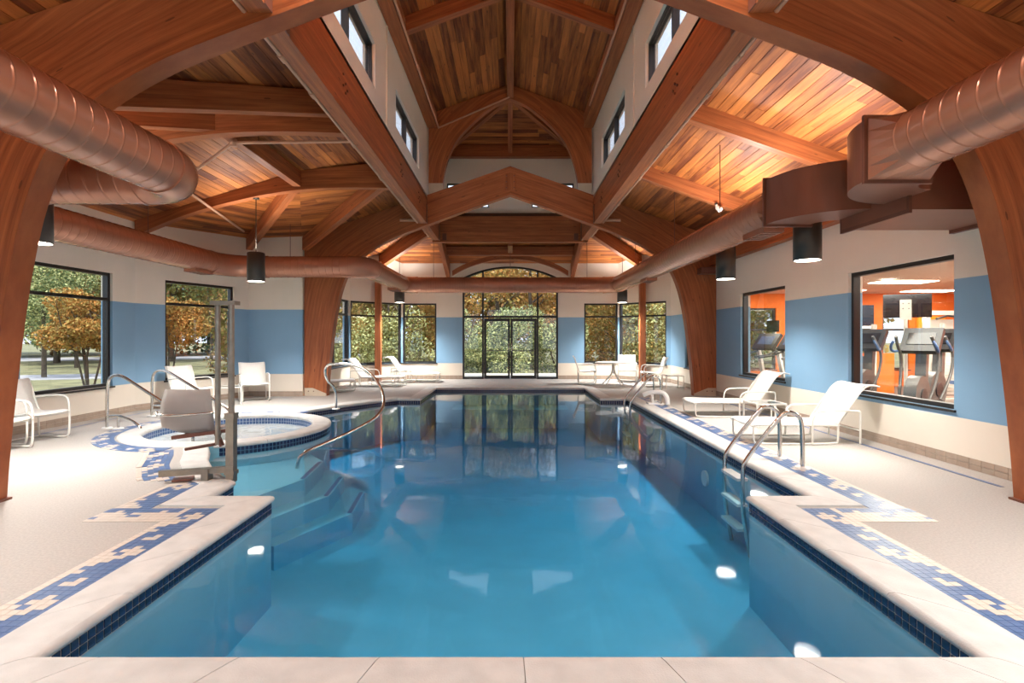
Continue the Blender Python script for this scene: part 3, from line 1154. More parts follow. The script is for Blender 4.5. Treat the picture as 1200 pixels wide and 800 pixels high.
def arch_half(inn, ext, y0, y1, sgn):
    n = len(inn)
    mb = MB()
    L = [0]
    for i in range(1, n):
        L.append(L[-1] + (inn[i] - inn[i - 1]).length)
    rev = sgn < 0
    W4 = 5
    for y, fl in ((y0, False), (y1, True)):
        vs = []; fs = []; uvs = []
        for i in range(n):
            for k in range(W4 + 1):
                p = inn[i].lerp(ext[i], k / W4)
                vs.append((p.x * sgn, y, p.y))
        for i in range(n - 1):
            for k in range(W4):
                q = [i * (W4 + 1) + k, i * (W4 + 1) + k + 1, (i + 1) * (W4 + 1) + k + 1, (i + 1) * (W4 + 1) + k]
                u = []
                for (ii, kk) in ((i, k), (i, k + 1), (i + 1, k + 1), (i + 1, k)):
                    u.append((L[ii], kk / W4 * (ext[ii] - inn[ii]).length))
                if fl != rev:
                    q = q[::-1]; u = u[::-1]
                fs.append(q); uvs.append(u)
        mb.add(vs, fs, uvs)
    for line, inside in ((inn, True), (ext, False)):
        for i in range(n - 1):
            a, b = line[i], line[i + 1]
            q = [(a.x * sgn, y0, a.y), (a.x * sgn, y1, a.y), (b.x * sgn, y1, b.y), (b.x * sgn, y0, b.y)]
            mb.add(q, [(0, 1, 2, 3) if inside == rev else (3, 2, 1, 0)], [[(L[i], .01), (L[i], .036), (L[i + 1], .036), (L[i + 1], .01)] if inside == rev else
                                  [(L[i + 1], .01), (L[i + 1], .036), (L[i], .036), (L[i], .01)]], 0, inside)
    for i in (0, n - 1):
        a, b = inn[i], ext[i]
        mb.add([(a.x * sgn, y0, a.y), (a.x * sgn, y1, a.y), (b.x * sgn, y1, b.y), (b.x * sgn, y0, b.y)], [(0, 1, 2, 3)])
    return mb


INN = catmull(INT, 3)
EXX = catmull([EXT[i] for i in range(10)], 3)[:-1] + [Vector(EXT[9]).lerp(Vector(EXT[10]), k / 3) for k in range(3)] + catmull(EXT[10:], 3)


def arch_frame(y, label, shoes):
    t = thing('arch_frame', label, 'timber arch', (0, 0, 0), group=None)
    for sgn in (-1, 1):
        h = arch_half(INN, EXX, y, y + AT, sgn).build('arch_rib', 'glulam', t)
        if shoes:
            for yy in (y - .012, y + AT):
                MB().prism([(4.63 * sgn, yy, .0), (5.18 * sgn, yy, 0), (5.18 * sgn, yy, .20), (4.98 * sgn, yy, .20), (4.63 * sgn, yy, .06)], (0, .012, 0)).build('steel_shoe', 'shoe_steel', t)
            for bx_ in (4.95, 5.08):
                MB().tube([(bx_ * sgn, y - .026, .12), (bx_ * sgn, y - .01, .12)], .014, 6).build('bolt', 'brown_plate', t)
        else:
            MB().box(min(4.6 * sgn, 5.2 * sgn), max(4.6 * sgn, 5.2 * sgn), y - .01, y + AT + .01, 0, .02).build('base_plate', 'brown_plate', t)
    MB().box(-.15, .15, y - .012, y, 5.18, 5.6).build('crown_plate', 'glulam', t)
    for dx in (-.1, .1):
        for z in (5.24, 5.39, 5.54):
            MB().tube([(dx, y - .03, z), (dx, y - .012, z)], .016, 6).build('bolt', 'brown_plate', t)
    return t


arch_frame(Y1, 'wide curved timber arch over the near end of the pool, ducts passing under it', False)
arch_frame(Y2, 'curved timber arch with pale steel shoes standing beyond the spa and gym windows', True)

# longitudinal beams beneath the lantern
for sx, lab in ((-1, 'deep timber beam under the clerestory on the spa side'), (1, 'deep timber beam under the clerestory on the gym side')):
    t = thing('lantern_beam', lab, 'timber beam')
    for (a, b) in ((YS, Y1 - .002), (Y1 + AT + .002, Y2 - .002), (Y2 + AT + .002, YE - .02)):
        x0, x1 = sorted((sx * LBX0, sx * LBX1))
        o = MB().box(x0, x1, a, b, 4.34, 5.05).build('beam_length', 'glulam', t)
        # bolts and hangers
        if b - a > 5:
            for yy in (a + 1.7, b - 3.1, b - 1.2):
                for (dy, dz) in ((0, 0), (.09, .06), (.09, -.06), (.16, .0), (0, .14)):
                    MB().tube([(sx * (LBX0 - .001), yy + dy, 4.85 + dz - .2), (sx * (LBX0 - .018), yy + dy, 4.85 + dz - .2)], .018, 6).build('bolt', 'brown_plate', t)
        for yy in (a, b):
            yc = yy + (.0 if yy == a else -.13)
            MB().box(min(sx * (LBX0 - .012), sx * LBX0), max(sx * (LBX0 - .012), sx * LBX0), yc, yc + .13, 4.34, 4.80).build('hanger_plate', 'brown_plate', t)
    # sprinkler line clipped to the beam
    p = thing('sprinkler_pipe', 'slim painted pipe running along the %s lantern beam' % ('spa-side' if sx < 0 else 'gym-side'), 'pipe')
    MB().tube([(sx * 2.34, 2.6, 4.36), (sx * 2.34, YE - .5, 4.36)], .022, 8).build('pipe_run', 'pipe_paint', p)
    for yy in (5.2, 6.0, 7.6, 9.2, 11.0, 14.0):
        MB().tube([(sx * 2.34, yy, 4.36), (sx * 2.34, yy + .12, 4.36)], .034, 10).build('coupling', 'pipe_paint', p)
    MB().tube([(sx * 2.34, Y2 - .12, 4.40), (sx * 2.75, Y2 - .12, 4.40)], .035, 10).build('pipe_stub', 'pipe_paint', p)

# cross beams at the lantern end
t = thing('cross_beam', 'deep timber cross beam closing the far end of the lantern', 'timber beam')
MB().box(-2.3, 2.3, YE - .02, YE + .18, 4.30, 5.06).build('beam_length', 'glulam', t)
for sx in (-1, 1):
    MB().box(sx * 1.95 - .06, sx * 1.95 + .06, YE - .035, YE - .02, 4.35, 4.55).build('hanger_plate', 'brown_plate', t)
t = thing('lower_cross_beam', 'slim timber purlin below the end wall roof over the arched window', 'timber beam')
MB().box(-2.08, 2.08, 16.75, 16.9, 4.16, 4.44).build('beam_length', 'glulam', t)
MB().box(-.07, .07, YE + .2, 16.75, 4.22, 4.50).build('stub_joist', 'glulam', t)


def rafter(name, label, pts, w, h, group=None, cat='timber rafter'):
    """straight or bent beam whose top face follows pts"""
    t = thing(name, label, cat, group=group)
    mb = MB()
    for a, b in zip(pts[:-1], pts[1:]):
        a = Vector(a); b = Vector(b)
        mb.bar(a - Vector((0, 0, h / 2)), b - Vector((0, 0, h / 2)), w, h, vert_ends=True)
    mb.build('beam_length', 'glulam', t)
    return t


for y, lab in zip(RY, ('straight timber rafter above the brown duct tee on the gym side', 'straight timber rafter carrying the small spot lamp on the gym side')):
    rafter('rafter', lab,
           [(2.31, y, roof_z(2.31)), (5.19, y, roof_z(5.19))], .14, .27, 'rafters on the gym side')
t = thing('eave_beam', 'timber eave beam along the top of the gym window wall', 'timber beam')
MB().box(5.02, 5.19, Y1 + AT, Y2, 3.28, 3.78).build('beam_length', 'glulam', t)
MB().box(4.7, 5.19, 12.6, 12.88, 3.05, 3.2).build('bracket', 'brown_plate', t)
# curved rafters of the spa alcove


def curved_rafter(label, p0, p1, ztop, zbot, w, group):
    """bowed glulam in the vertical plane p0->p1; ztop, zbot given along t"""
    t = thing('curved_rafter', label, 'timber rafter', group=group)
    p0 = Vector(p0); p1 = Vector(p1); d = (p1 - p0); L = d.length; d.normalize(); nn = Vector((-d.y, d.x)) * w / 2
    n = 24
    T = catmull([(k / (len(ztop) - 1), z) for k, z in enumerate(ztop)], 6)
    B = catmull([(k / (len(zbot) - 1), z) for k, z in enumerate(zbot)], 6)
    mb = MB(); vs = []
    for a, b in zip(T, B):
        q = p0 + d * (L * a.x)
        for s, z in ((1, b.y), (-1, b.y), (-1, a.y), (1, a.y)):
            vs.append((q.x + nn.x * s, q.y + nn.y * s, z))
    fs = []; uvs = []
    for i in range(len(T) - 1):
        u0, u1 = T[i].x * L, T[i + 1].x * L
        for k in range(4):
            k2 = (k + 1) % 4
            h = .04 if k % 2 == 0 else T[i].y - B[i].y
            h2 = .04 if k % 2 == 0 else T[i + 1].y - B[i + 1].y
            fs.append((i * 4 + k, i * 4 + k2, (i + 1) * 4 + k2, (i + 1) * 4 + k))
            uvs.append([(u0, .01 if k % 2 == 0 else (0 if k == 1 else h)), (u0, .03 if k % 2 == 0 else (h if k == 1 else 0)),
                        (u1, .03 if k % 2 == 0 else (h2 if k == 1 else 0)), (u1, .01 if k % 2 == 0 else (0 if k == 1 else h2))])
    fs.append((3, 2, 1, 0)); uvs.append(None)
    m = (len(T) - 1) * 4
    fs.append((m, m + 1, m + 2, m + 3)); uvs.append(None)
    b0 = len(mb.v)
    mb.v.extend(vs)
    for f, u in zip(fs, uvs):
        mb.f.append([b0 + k for k in f]); mb.uv.append(u); mb.mi.append(0); mb.sm.append(False)
    mb.build('beam_length', 'glulam', t)
    return t


zt = [4.93, 4.86, 4.74, 4.44, 4.14, 3.84]
zb = [4.42, 4.44, 4.38, 4.20, 3.92, 3.52]
curved_rafter('bowed timber rafter rising from between the two spa-side windows to the lantern beam', (-2.31, RY[1]), (-7.5, 10.3), zt, zb, .16, None)
curved_rafter('bowed timber rafter crossing the spa alcove behind the copper elbow duct', (-2.31, RY[0]), (-7.5, C1n[1]), zt, zb, .16, None)


def zseg(a, b, drop):
    return (Vector(a) - Vector((0, 0, drop)), Vector(b) - Vector((0, 0, drop)))


rafter('valley_rafter', 'straight valley rafter running from the lantern beam to the far timber arch post', [(-2.32, RY[1] + .1, ZR - .06), (-5.15, 12.85, 3.98)], .15, .32)
rafter('valley_rafter', 'straight valley rafter running from the lantern beam toward the near arch haunch', [(-2.32, RY[0] - .1, ZR - .06), (-5.15, Y1 + AT + .02, 3.98)], .15, .32)
rafter('hip_rafter', 'straight hip rafter ending above the spa corner beyond the chamfer window', [(-4.25, RY[1] + .05, ZJ - .02), (-6.5, 12.75, 3.95)], .15, .30)
rafter('hip_rafter', 'straight hip rafter behind the near arch and copper elbow duct', [(-4.25, RY[0] - .05, ZJ - .02), (-6.5, C2n[1] + .07, 3.95)], .15, .30)
rafter('purlin', 'short timber purlin linking the two bowed rafters of the spa alcove', [(-4.2, RY[0] + .09, ZJ - .03), (-4.2, RY[1] - .09, ZJ - .03)], .15, .30, cat='timber beam')
# end bay hips, posts and slope rafters
for sx, lab in ((-1, 'spa-side'), (1, 'gym-side')):
    rafter('hip_rafter', 'timber hip rafter of the end bay coming down to the %s post' % lab,
           [(sx * 2.3, YE + .1, ZR - .03), (sx * 4.62, YE + .1 + 2.32, roof_z(4.62) - .03)], .16, .42)
    rafter('slope_rafter', 'timber rafter sloping down to the end wall beside the arched window, %s' % lab,
           [(sx * 2.16, YE + .2, endp(0, YE + .2) - .02), (sx * 2.18, YF - .01, endp(0, YF) - .02)], .13, .50)
    po = tag(MB().box(sx * 4.42 - .095, sx * 4.42 + .095, 17.05, 17.24, 0, 4.0).build('timber_post', 'glulam'),
             'square timber post standing before the %s corner windows' % lab, 'timber post')
# eyebrow rib over the arched window
t = thing('eyebrow_rib', 'curved timber rib following the head of the arched window', 'timber arch')
mb = MB()
RE = 3.2
pts = []
for i in range(25):
    x = -1.95 + 3.9 * i / 24
    pts.append((x, 4.09 - (RE - math.sqrt(RE * RE - x * x)) * .82))
for (x0, z0), (x1, z1) in zip(pts[:-1], pts[1:]):
    L0 = x0
    mb.add([(x0, 17.2, z0), (x1, 17.2, z1), (x1, 17.2, z1 + .16), (x0, 17.2, z0 + .16), (x0, 17.34, z0), (x1, 17.34, z1), (x1, 17.34, z1 + .16), (x0, 17.34, z0 + .16)],
           [(0, 1, 2, 3), (5, 4, 7, 6), (4, 5, 1, 0), (3, 2, 6, 7)], [[(x0, 0), (x1, 0), (x1, .16), (x0, .16)]] * 2 + [[(x0, .01), (x1, .01), (x1, .03), (x0, .03)]] * 2)
mb.build('beam_length', 'glulam', t)

# lantern frame
LIN = [(1.72, 5.08), (1.70, 5.4), (1.64, 5.76), (1.52, 6.12), (1.35, 6.45), (1.08, 6.76), (.77, 7.05), (.40, 7.33), (0, 7.50)]
LEX = [(2.06, 5.08), (2.06, 5.5), (2.06, 6.0), (2.06, 6.6), (2.06, 7.09), (1.6, lant(1.6, 0) - .01), (1.1, lant(1.1, 0) - .01), (.55, lant(.55, 0) - .01), (0, lant(0, 0) - .01)]
LI = catmull(LIN, 3)
LE = [Vector(LEX[i]).lerp(Vector(LEX[i + 1]), k / 3) for i in range(8) for k in range(3)] + [Vector(LEX[-1])]
t = thing('lantern_arch', 'pointed timber arch inside the raised lantern above the pool', 'timber arch')
for sgn in (-1, 1):
    arch_half(LI, LE, Y2 + .02, Y2 + .20, sgn).build('arch_rib', 'glulam', t)
    MB().box(min(sgn * 1.70, sgn * 2.06), max(sgn * 1.70, sgn * 2.06), Y2 + .005, Y2 + .02, 5.06, 5.36).build('steel_plate', 'shoe_steel', t)
t = thing('ridge_beam', 'timber ridge beam along the peak of the lantern ceiling', 'timber beam')
MB().box(-.08, .08, YH0 + .1, YH1, 7.52, 7.86).build('beam_length', 'glulam', t)
mb = MB().bar((0, YH1, 7.69), (0, HY - .15, ZL - SL * LX + .02 - .1), .13, .26, vert_ends=True); mb.build('hip_length', 'glulam', t)
for y in (6.1, 9.15):
    for sgn in (-1, 1):
        rafter('lantern_rafter', 'short lantern rafter on the %s slope, %s the pointed arch' % ('spa-side' if sgn < 0 else 'gym-side', 'nearer' if y > 7 else 'farther from'),
               [(sgn * .08, y, lant(.08, 0) - .005), (sgn * 2.05, y, lant(2.05, 0) - .005)], .15, .27, 'lantern rafters')
for sgn in (-1, 1):
    rafter('lantern_hip', 'hip rafter behind the pointed lantern arch, %s' % ('spa side' if sgn < 0 else 'gym side'), [(sgn * .07, YH1 + .07, ZL - .03), (sgn * 2.0, YH1 + 2.0, lant(2.0, 0) - .03)], .13, .26, 'lantern hip rafters')
    lab = 'spa-side' if sgn < 0 else 'gym-side'
    tag(MB().box(min(sgn * 1.85, sgn * 2.09), max(sgn * 1.85, sgn * 2.09), YS, Y2 + .02, 6.76, 7.10).build('lantern_eave_beam', 'glulam'),
        'timber eave beam above the %s clerestory windows' % lab, 'timber beam')
tag(MB().box(-2.0, 2.0, YE - .1, YE + .08, 6.80, 7.14).build('lantern_header', 'glulam'), 'timber header above the lantern end window', 'timber beam')
p = thing('sprinkler_pipe', 'slim pipe climbing the pointed lantern arch to the ridge', 'pipe')
MB().tube([(-1.80, YS + 2, 6.73), (-1.80, Y2 - .06, 6.73), (-.02, Y2 - .06, 7.50)], .022, 8).build('pipe_run', 'pipe_paint', p)
for yy in (6.8, 9.9):
    MB().tube([(-1.80, yy, 6.73), (-1.80, yy + .12, 6.73)], .034, 8).build('coupling', 'pipe_paint', p)
p = thing('sprinkler_pipe', 'slim pipe under the gym-side lantern eave', 'pipe')
MB().tube([(1.80, YS + 2, 6.73), (1.80, 11.6, 6.73)], .022, 8).build('pipe_run', 'pipe_paint', p)
p = thing('sprinkler_pipe', 'branch pipe bending across the spa alcove below the purlin', 'pipe')
MB().tube([(-2.36, 7.62, 4.40), (-4.12, 7.62, 4.38)], .024, 8).build('pipe_run', 'pipe_paint', p)
MB().tube([(-4.12, 7.62, 4.38), (-5.6, 8.6, 4.06), (-6.35, 12.2, 4.0)], .024, 8).build('pipe_run', 'pipe_paint', p)
MB().lathe([(.0001, -.05), (.05, -.05), (.05, .05), (.0001, .05)], (-4.12, 7.62, 4.38), 10).build('elbow', 'pipe_paint', p)
MB().tube([(-3.75, 7.62, 4.40), (-3.75, 7.62, 4.70)], .006, 6).build('hanger_rod', 'brown_plate', p)

# ------------------------------------------------------------------ air ducts
DR, DZ = .25, 3.14
DX = 3.4


def duct_run(parent, pts, ribs=True, r=DR, n=28, seam=.15):
    P = [Vector(p) for p in pts]
    path = []; rad = []
    for a, b in zip(P[:-1], P[1:]):
        L = (b - a).length; m = max(1, int(L / seam))
        for k in range(m):
            q0 = a.lerp(b, k / m)
            path.append(q0); rad.append(r)
            if ribs:
                d = (b - a).normalized()
                path += [q0 + d * .003, q0 + d * .008, q0 + d * .011, q0 + d * .025, a.lerp(b, (k + 1) / m) - d * .012]; rad += [r + .004, r + .004, r, r, r]
    path.append(P[-1]); rad.append(r)
    return MB().tube(path, rad, n).build('duct_run', 'duct_paint', parent)


def elbow(parent, a, corner, b, n=6):
    """gored elbow between points a and b about corner"""
    a, c, b = Vector(a), Vector(corner), Vector(b)
    pts = []
    for k in range(n + 1):
        t = k / n
        pts.append(a * (1 - t) ** 2 + c * 2 * t * (1 - t) + b * t * t)
    mb = MB().tube(pts, DR + .006, 28)
    e = mb.build('duct_elbow', 'duct_paint', parent)
    for q, d in ((pts[0], pts[1] - pts[0]), (pts[-1], pts[-1] - pts[-2])):
        d.normalize()
        MB().tube([q - d * .03, q + d * .03], DR + .013, 28).build('collar', 'duct_paint', e)
    return e


def hanger(parent, x, y, z1):
    MB().tube([(x, y, DZ + DR - .01), (x, y, z1)], .007, 6).build('hanger_rod', 'brown_plate', parent)
    MB().tube([(x, y, DZ)] * 1 + [(x, y, DZ)], .01, 4) if False else None


# spa-side duct loop
dl = thing('air_duct', 'copper painted round duct that elbows into the spa alcove and crosses the end wall', 'air duct')
YA, XA, YB, YD = 5.36, -6.65, 12.1, 16.35
duct_run(dl, [(-DX, -.6, DZ), (-DX, YA - .42, DZ)])
elbow(dl, (-DX, YA - .42, DZ), (-DX, YA, DZ), (-DX - .42, YA, DZ))
duct_run(dl, [(-DX - .42, YA, DZ), (XA + .42, YA, DZ)])
elbow(dl, (XA + .42, YA, DZ), (XA, YA, DZ), (XA, YA + .42, DZ))
duct_run(dl, [(XA, YA + .42, DZ), (XA, 11.3, DZ)])
elbow(dl, (XA, 11.3, DZ), (XA, YB, DZ), (XA + .9, YB, DZ))
duct_run(dl, [(XA + .9, YB, DZ), (-DX - .42, YB, DZ)])
elbow(dl, (-DX - .42, YB, DZ), (-DX, YB, DZ), (-DX, YB + .42, DZ))
duct_run(dl, [(-DX, YB + .42, DZ), (-DX, YD - .42, DZ)])
elbow(dl, (-DX, YD - .42, DZ), (-DX, YD, DZ), (-DX + .42, YD, DZ))
duct_run(dl, [(-DX + .42, YD, DZ), (DX - .42, YD, DZ)])
elbow(dl, (DX - .42, YD, DZ), (DX, YD, DZ), (DX, YD - .42, DZ))
duct_run(dl, [(DX, YD - .42, DZ), (DX, 6.55, DZ)])
for (x, y, z) in ((-2.45, YD, 4.5), (2.45, YD, 4.5), (0, YD, 4.5), (XA, 9.4, 4.0), (-5.2, YB, 4.15), (DX, 10.6, 4.6), (DX, 13.9, 4.6), (-4.9, YA, 4.2), (XA, 7.0, 4.1), (DX, 8.3, 4.6)):
    hanger(dl, x, y, z)
for (x, y, rz) in ((XA + .02, 10.9, 0), (DX, 6.9, 0), (DX, 12.6, 0), (-DX - .02, 15.1, 0)):   # diffuser grilles beneath the duct
    g = MB().box(x - .13, x + .13, y - .3, y + .3, DZ - DR - .045, DZ - DR + .03).build('grille', 'duct_paint', dl)
    for k in range(5):
        MB().box(x - .11, x + .11, y - .26 + k * .12, y - .22 + k * .12, DZ - DR - .052, DZ - DR - .045).build('louvre', 'brown_plate', g)

# gym-side plenum tee and near duct
dt = thing('duct_plenum', 'brown sheet metal duct tee with square elbows feeding the gym-side round ducts', 'air duct')


def transition(parent, yr, yq, hw, hz, n=24):
    """round (radius DR at yr) to rectangle (hw x hz at yq)"""
    mb = MB(); vs = []
    for k in range(n):
        a = 2 * math.pi * k / n
        vs.append((DX + DR * math.cos(a), yr, DZ + DR * math.sin(a)))
    for k in range(n):
        a = 2 * math.pi * k / n
        c, s = math.cos(a), math.sin(a)
        m = max(abs(c), abs(s))
        vs.append((DX + hw * c / m, yq, DZ + hz * s / m))
    fs = [(k, (k + 1) % n, (k + 1) % n + n, k + n) for k in range(n)]
    if yq > yr:
        fs = [f[::-1] for f in fs]
    mb.add(vs, fs)
    return mb.build('transition', 'duct_paint', parent)


def flange(parent, y, hw, hz, x=DX):
    mb = MB()
    t = .03
    mb.box(x - hw - t, x + hw + t, y - .015, y + .015, DZ + hz, DZ + hz + t); mb.box(x - hw - t, x + hw + t, y - .015, y + .015, DZ - hz - t, DZ - hz)
    mb.box(x - hw - t, x - hw, y - .015, y + .015, DZ - hz, DZ + hz); mb.box(x + hw, x + hw + t, y - .015, y + .015, DZ - hz, DZ + hz)
    return mb.build('flange', 'brown_plate', parent)


HW, HZ = .27, .27
transition(dt, 6.55, 6.30, HW, HZ)
flange(dt, 6.28, HW, HZ)


def sq_elbow(parent, cx, cy, a0, a1, r0, r1, zc, hz, n=26):
    mb = MB(); vs = []
    for i in range(n + 1):
        a = math.radians(a0 + (a1 - a0) * i / n)
        for r, z in ((r0, zc - hz), (r1, zc - hz), (r1, zc + hz), (r0, zc + hz)):
            vs.append((cx + r * math.cos(a), cy + r * math.sin(a), z))
    fs = []
    for i in range(n):
        for k in range(4):
            k2 = (k + 1) % 4
            fs.append((i * 4 + k, (i + 1) * 4 + k, (i + 1) * 4 + k2, i * 4 + k2))
    mb.add(vs, fs)
    mb.add(vs[:4], [(0, 1, 2, 3)]); mb.add(vs[-4:], [(3, 2, 1, 0)])
    return mb.build('square_elbow', 'brown_duct', parent)


plain('brown_duct', (0.26, 0.105, 0.065), 0.35, metal=0.3, var=0.05, scale=3)
# far elbow: arrives from +Y at x = DX, turns toward the wall (+X)
cx = DX + HW + .25
sq_elbow(dt, cx, 6.28, 180, 270, .25, .25 + 2 * HW, DZ, HZ)
# near elbow: arrives from -Y, turns toward the wall, slightly lower front
sq_elbow(dt, cx, 4.52, 180, 90, .25, .25 + 2 * HW, DZ, HZ)
MB().box(cx - .05, XW - .001, 5.0, 5.98, 2.74, 3.27).build('trunk', 'brown_duct', dt)
mb = MB(); mb.box(cx - .05, cx - .02, 4.97, 6.01, 2.70, 2.74); mb.box(cx - .05, cx - .02, 4.97, 6.01, 3.36, 3.39)
mb.box(cx - .05, cx - .02, 4.97, 5.0, 2.74, 3.36); mb.box(cx - .05, cx - .02, 5.98, 6.01, 2.74, 3.36)
mb.build('flange', 'brown_plate', dt)
MB().box(XW - .06, XW - .002, 4.98, 6.0, 2.70, 2.75).build('flange', 'brown_plate', dt)
flange(dt, 4.50, HW, HZ)
transition(dt, 4.22, 4.48, HW, HZ)
dn = thing('air_duct', 'large copper painted spiral duct passing under the near arch on the gym side', 'air duct')
duct_run(dn, [(DX, 4.22, DZ), (DX, -.6, DZ)], n=36)
MB().box(DX - .12, DX + .12, 2.6, 3.15, DZ - DR - .05, DZ - DR + .03).build('grille', 'duct_paint', dn)


# ------------------------------------------------------------------ pendants
def pendant(x, y, zb, ztop, label, group=None, power=1.0, up=1.0, arm=0.0):
    t = thing('pendant_light', label, 'pendant lamp', (x, y, zb), group=group)
    r, h = .165, .58
    MB().lathe([(r - .012, .03), (r - .006, 0), (r, .0), (r, h - .015), (r - .02, h), (.06, h + .005), (.0001, h + .005)], n=32).build('housing', 'lamp_bronze', t)
    MB().lathe([(.0001, .045), (r - .012, .045), (r - .012, .0)], n=32).build('reflector', 'white_plastic', t)
    MB().lathe([(.0001, .012), (r - .014, .012)], n=32).build('lens', 'lamp_glow', t)
    MB().tube([(0, 0, h), (0, 0, ztop - zb)], .009, 8).build('rod', 'lamp_bronze', t)
    if arm:
        MB().tube([(0, 0, ztop - zb - .01), (arm, 0, ztop - zb - .01)], .012, 8).build('bracket', 'lamp_bronze', t)
    MB().lathe([(.0001, ztop - zb - .05), (.06, ztop - zb - .05), (.065, ztop - zb), (.0001, ztop - zb)], n=16).build('canopy', 'lamp_bronze', t)
    l = bpy.data.lights.new('down_lamp', 'SPOT')
    l.energy = PEND_DOWN * power
    l.spot_size = math.radians(128)
    l.spot_blend = .75
    l.shadow_soft_size = .14
    l.color = LAMP_WARM
    o = bpy.data.objects.new('down_lamp', l)
    COL.objects.link(o); o.parent = t; o.location = (0, 0, -.02)
    l = bpy.data.lights.new('up_lamp', 'SPOT')
    l.energy = PEND_UP * up
    l.spot_size = math.radians(150)
    l.spot_blend = .8
    l.shadow_soft_size = .12
    l.color = LAMP_WARM
    o = bpy.data.objects.new('up_lamp', l)
    COL.objects.link(o); o.parent = t; o.location = (0, 0, h + .06); o.rotation_euler = (math.pi, 0, 0)
    return t


pendant(3.84, 6.62, 2.48, 3.2, 'dark cylinder pendant lamp hanging beside the brown duct tee on the gym side', arm=-.22, power=.42)
pendant(3.85, 9.15, 2.52, 3.2, arm=-.22, label= 'dark cylinder pendant lamp hanging below the duct before the smaller gym window', power=.55)
pendant(3.72, 17.0, 2.62, endp(0, 17.0) - .02, 'dark cylinder pendant lamp in front of the gym-side end window', up=.35)
pendant(-3.68, 17.0, 2.62, endp(0, 17.0) - .02, 'dark cylinder pendant lamp in front of the spa-side end window', up=.35)
pendant(-5.10, 10.27, 2.60, 4.30, 'dark cylinder pendant lamp hanging beside the spa alcove duct', up=.3, power=.95)
pendant(-5.46, 5.88, 2.57, 4.05, 'dark cylinder pendant lamp partly hidden by the near arch post', power=.8, up=.4)
pendant(3.88, 2.0, 2.50, roof_z(3.8) - .02, 'added fill pendant out of view at the near end, gym side', power=.6, up=.7)  # out of frame, added to brighten the near half of the room
pendant(-4.3, 2.0, 2.50, roof_z(4.3) - .02, 'added fill pendant out of view at the near end, spa side', power=.6, up=.7)  # its spa-side twin, also an added fill lamp out of frame
pendant(-1.0, 3.6, 5.6, lant(1.0, 0) - .02, 'added fill pendant out of view in the lantern, spa side', power=.5, up=2.0)  # out of frame, added to light the lantern and the pool below
pendant(1.0, 3.6, 5.6, lant(1.0, 0) - .02, 'added fill pendant out of view in the lantern, gym side', power=.5, up=2.0)  # second added lantern fill lamp, out of frame


def spot_lamp(x, y, z, label):
    t = thing('spot_lamp', label, 'spot lamp', (x, y, z))
    MB().lathe([(.0001, 0), (.03, 0), (.03, -.04), (.0001, -.04)], n=12).build('base', 'lamp_bronze', t)
    MB().tube([(0, 0, -.03), (.02, -.02, -.10), (.05, -.08, -.16)], [.02, .045, .05], 12).build('head', 'white_plastic', t)


spot_lamp(4.05, RY[1] - .1, roof_z(4.05) - .27, 'small spot lamp under the gym-side rafter')


# ------------------------------------------------------------------ pool rails and ladders
def ladder(y0, y1, label):
    t = thing('pool_ladder', label, 'pool ladder')
    for y in (y0, y1):
        P = smooth_path([(3.31, y, -.02), (3.31, y, .40), (3.29, y, .60), (3.12, y, .66), (2.98, y, .50), (2.66, y, .10), (2.63, y, -.02), (2.63, y, -.5), (2.72, y, -1.0)], 3)
        MB().tube(P, .024, 12).build('rail', 'steel', t)
        MB().lathe([(.0001, .02), (.075, .018), (.08, 0)], (3.31, y, .006), 16).build('flange', 'white_plastic', t)
    for z in (-.13, -.42, -.70):
        MB().box(2.58, 2.70, y0 + .02, y1 - .02, z - .02, z + .012).build('tread', 'white_plastic', t)
    return t


ladder(5.80, 6.29, 'stainless pool ladder in front of the nearer chaise by the gym wall')
ladder(11.25, 11.80, 'stainless pool ladder at the far corner near the patio table')
# curved hand rail into the pool steps
t = thing('hand_rail', 'curved stainless hand rail sweeping from the deck down into the pool steps', 'hand rail')
P = smooth_path([(-3.56, 10.46, -.01), (-3.56, 10.46, .34), (-3.58, 10.40, .48), (-3.72, 10.35, .62), (-3.74, 10.30, .86), (-3.55, 10.1, .97), (-2.95, 9.75, .97), (-2.50, 9.3, .82),
                 (-2.14, 8.75, .50), (-2.10, 8.35, .22), (-2.40, 7.9, .05), (-2.70, 7.45, -.06), (-2.88, 7.15, -.12), (-2.95, 7.05, -.22), (-2.95, 7.05, -1.1)], 3)
MB().tube(P, .026, 12).build('rail', 'steel', t)
MB().lathe([(.0001, .02), (.075, .018), (.08, 0)], (-3.56, 10.46, .016), 16).build('flange', 'white_plastic', t)
# spa rails
for (x0, y0, x1, y1, lab) in ((-6.56, 8.33, -4.95, 8.05, 'stainless spa hand rail on the side toward the near window'),
                              (-6.70, 9.57, -4.85, 9.10, 'stainless spa hand rail on the side toward the white chairs')):
    t = thing('spa_rail', lab, 'hand rail')
    A = Vector((x0, y0)); B = Vector((x1, y1))
    q = lambda s, z: (A.lerp(B, s).x, A.lerp(B, s).y, z)
    MB().tube(smooth_path([q(0, 0), q(0, .70), q(.04, .86), q(.16, .88), q(.36, .70), q(.9, .22), q(.97, .05), q(.98, -.4)], 3), .024, 12).build('rail', 'steel', t)
    MB().tube(smooth_path([q(0, .20), q(.14, .22), q(.3, .14), q(.40, .03), q(.42, -.2)], 2), .02, 10).build('lower_rail', 'steel', t)
    MB().tube([q(.13, 0), q(.13, .21)], .02, 10).build('rail_post', 'steel', t)
    for s in (0, .13):
        c = q(s, .004)
        MB().lathe([(.0001, .022), (.07, .02), (.08, 0)], c, 16).build('flange', 'white_plastic', t)
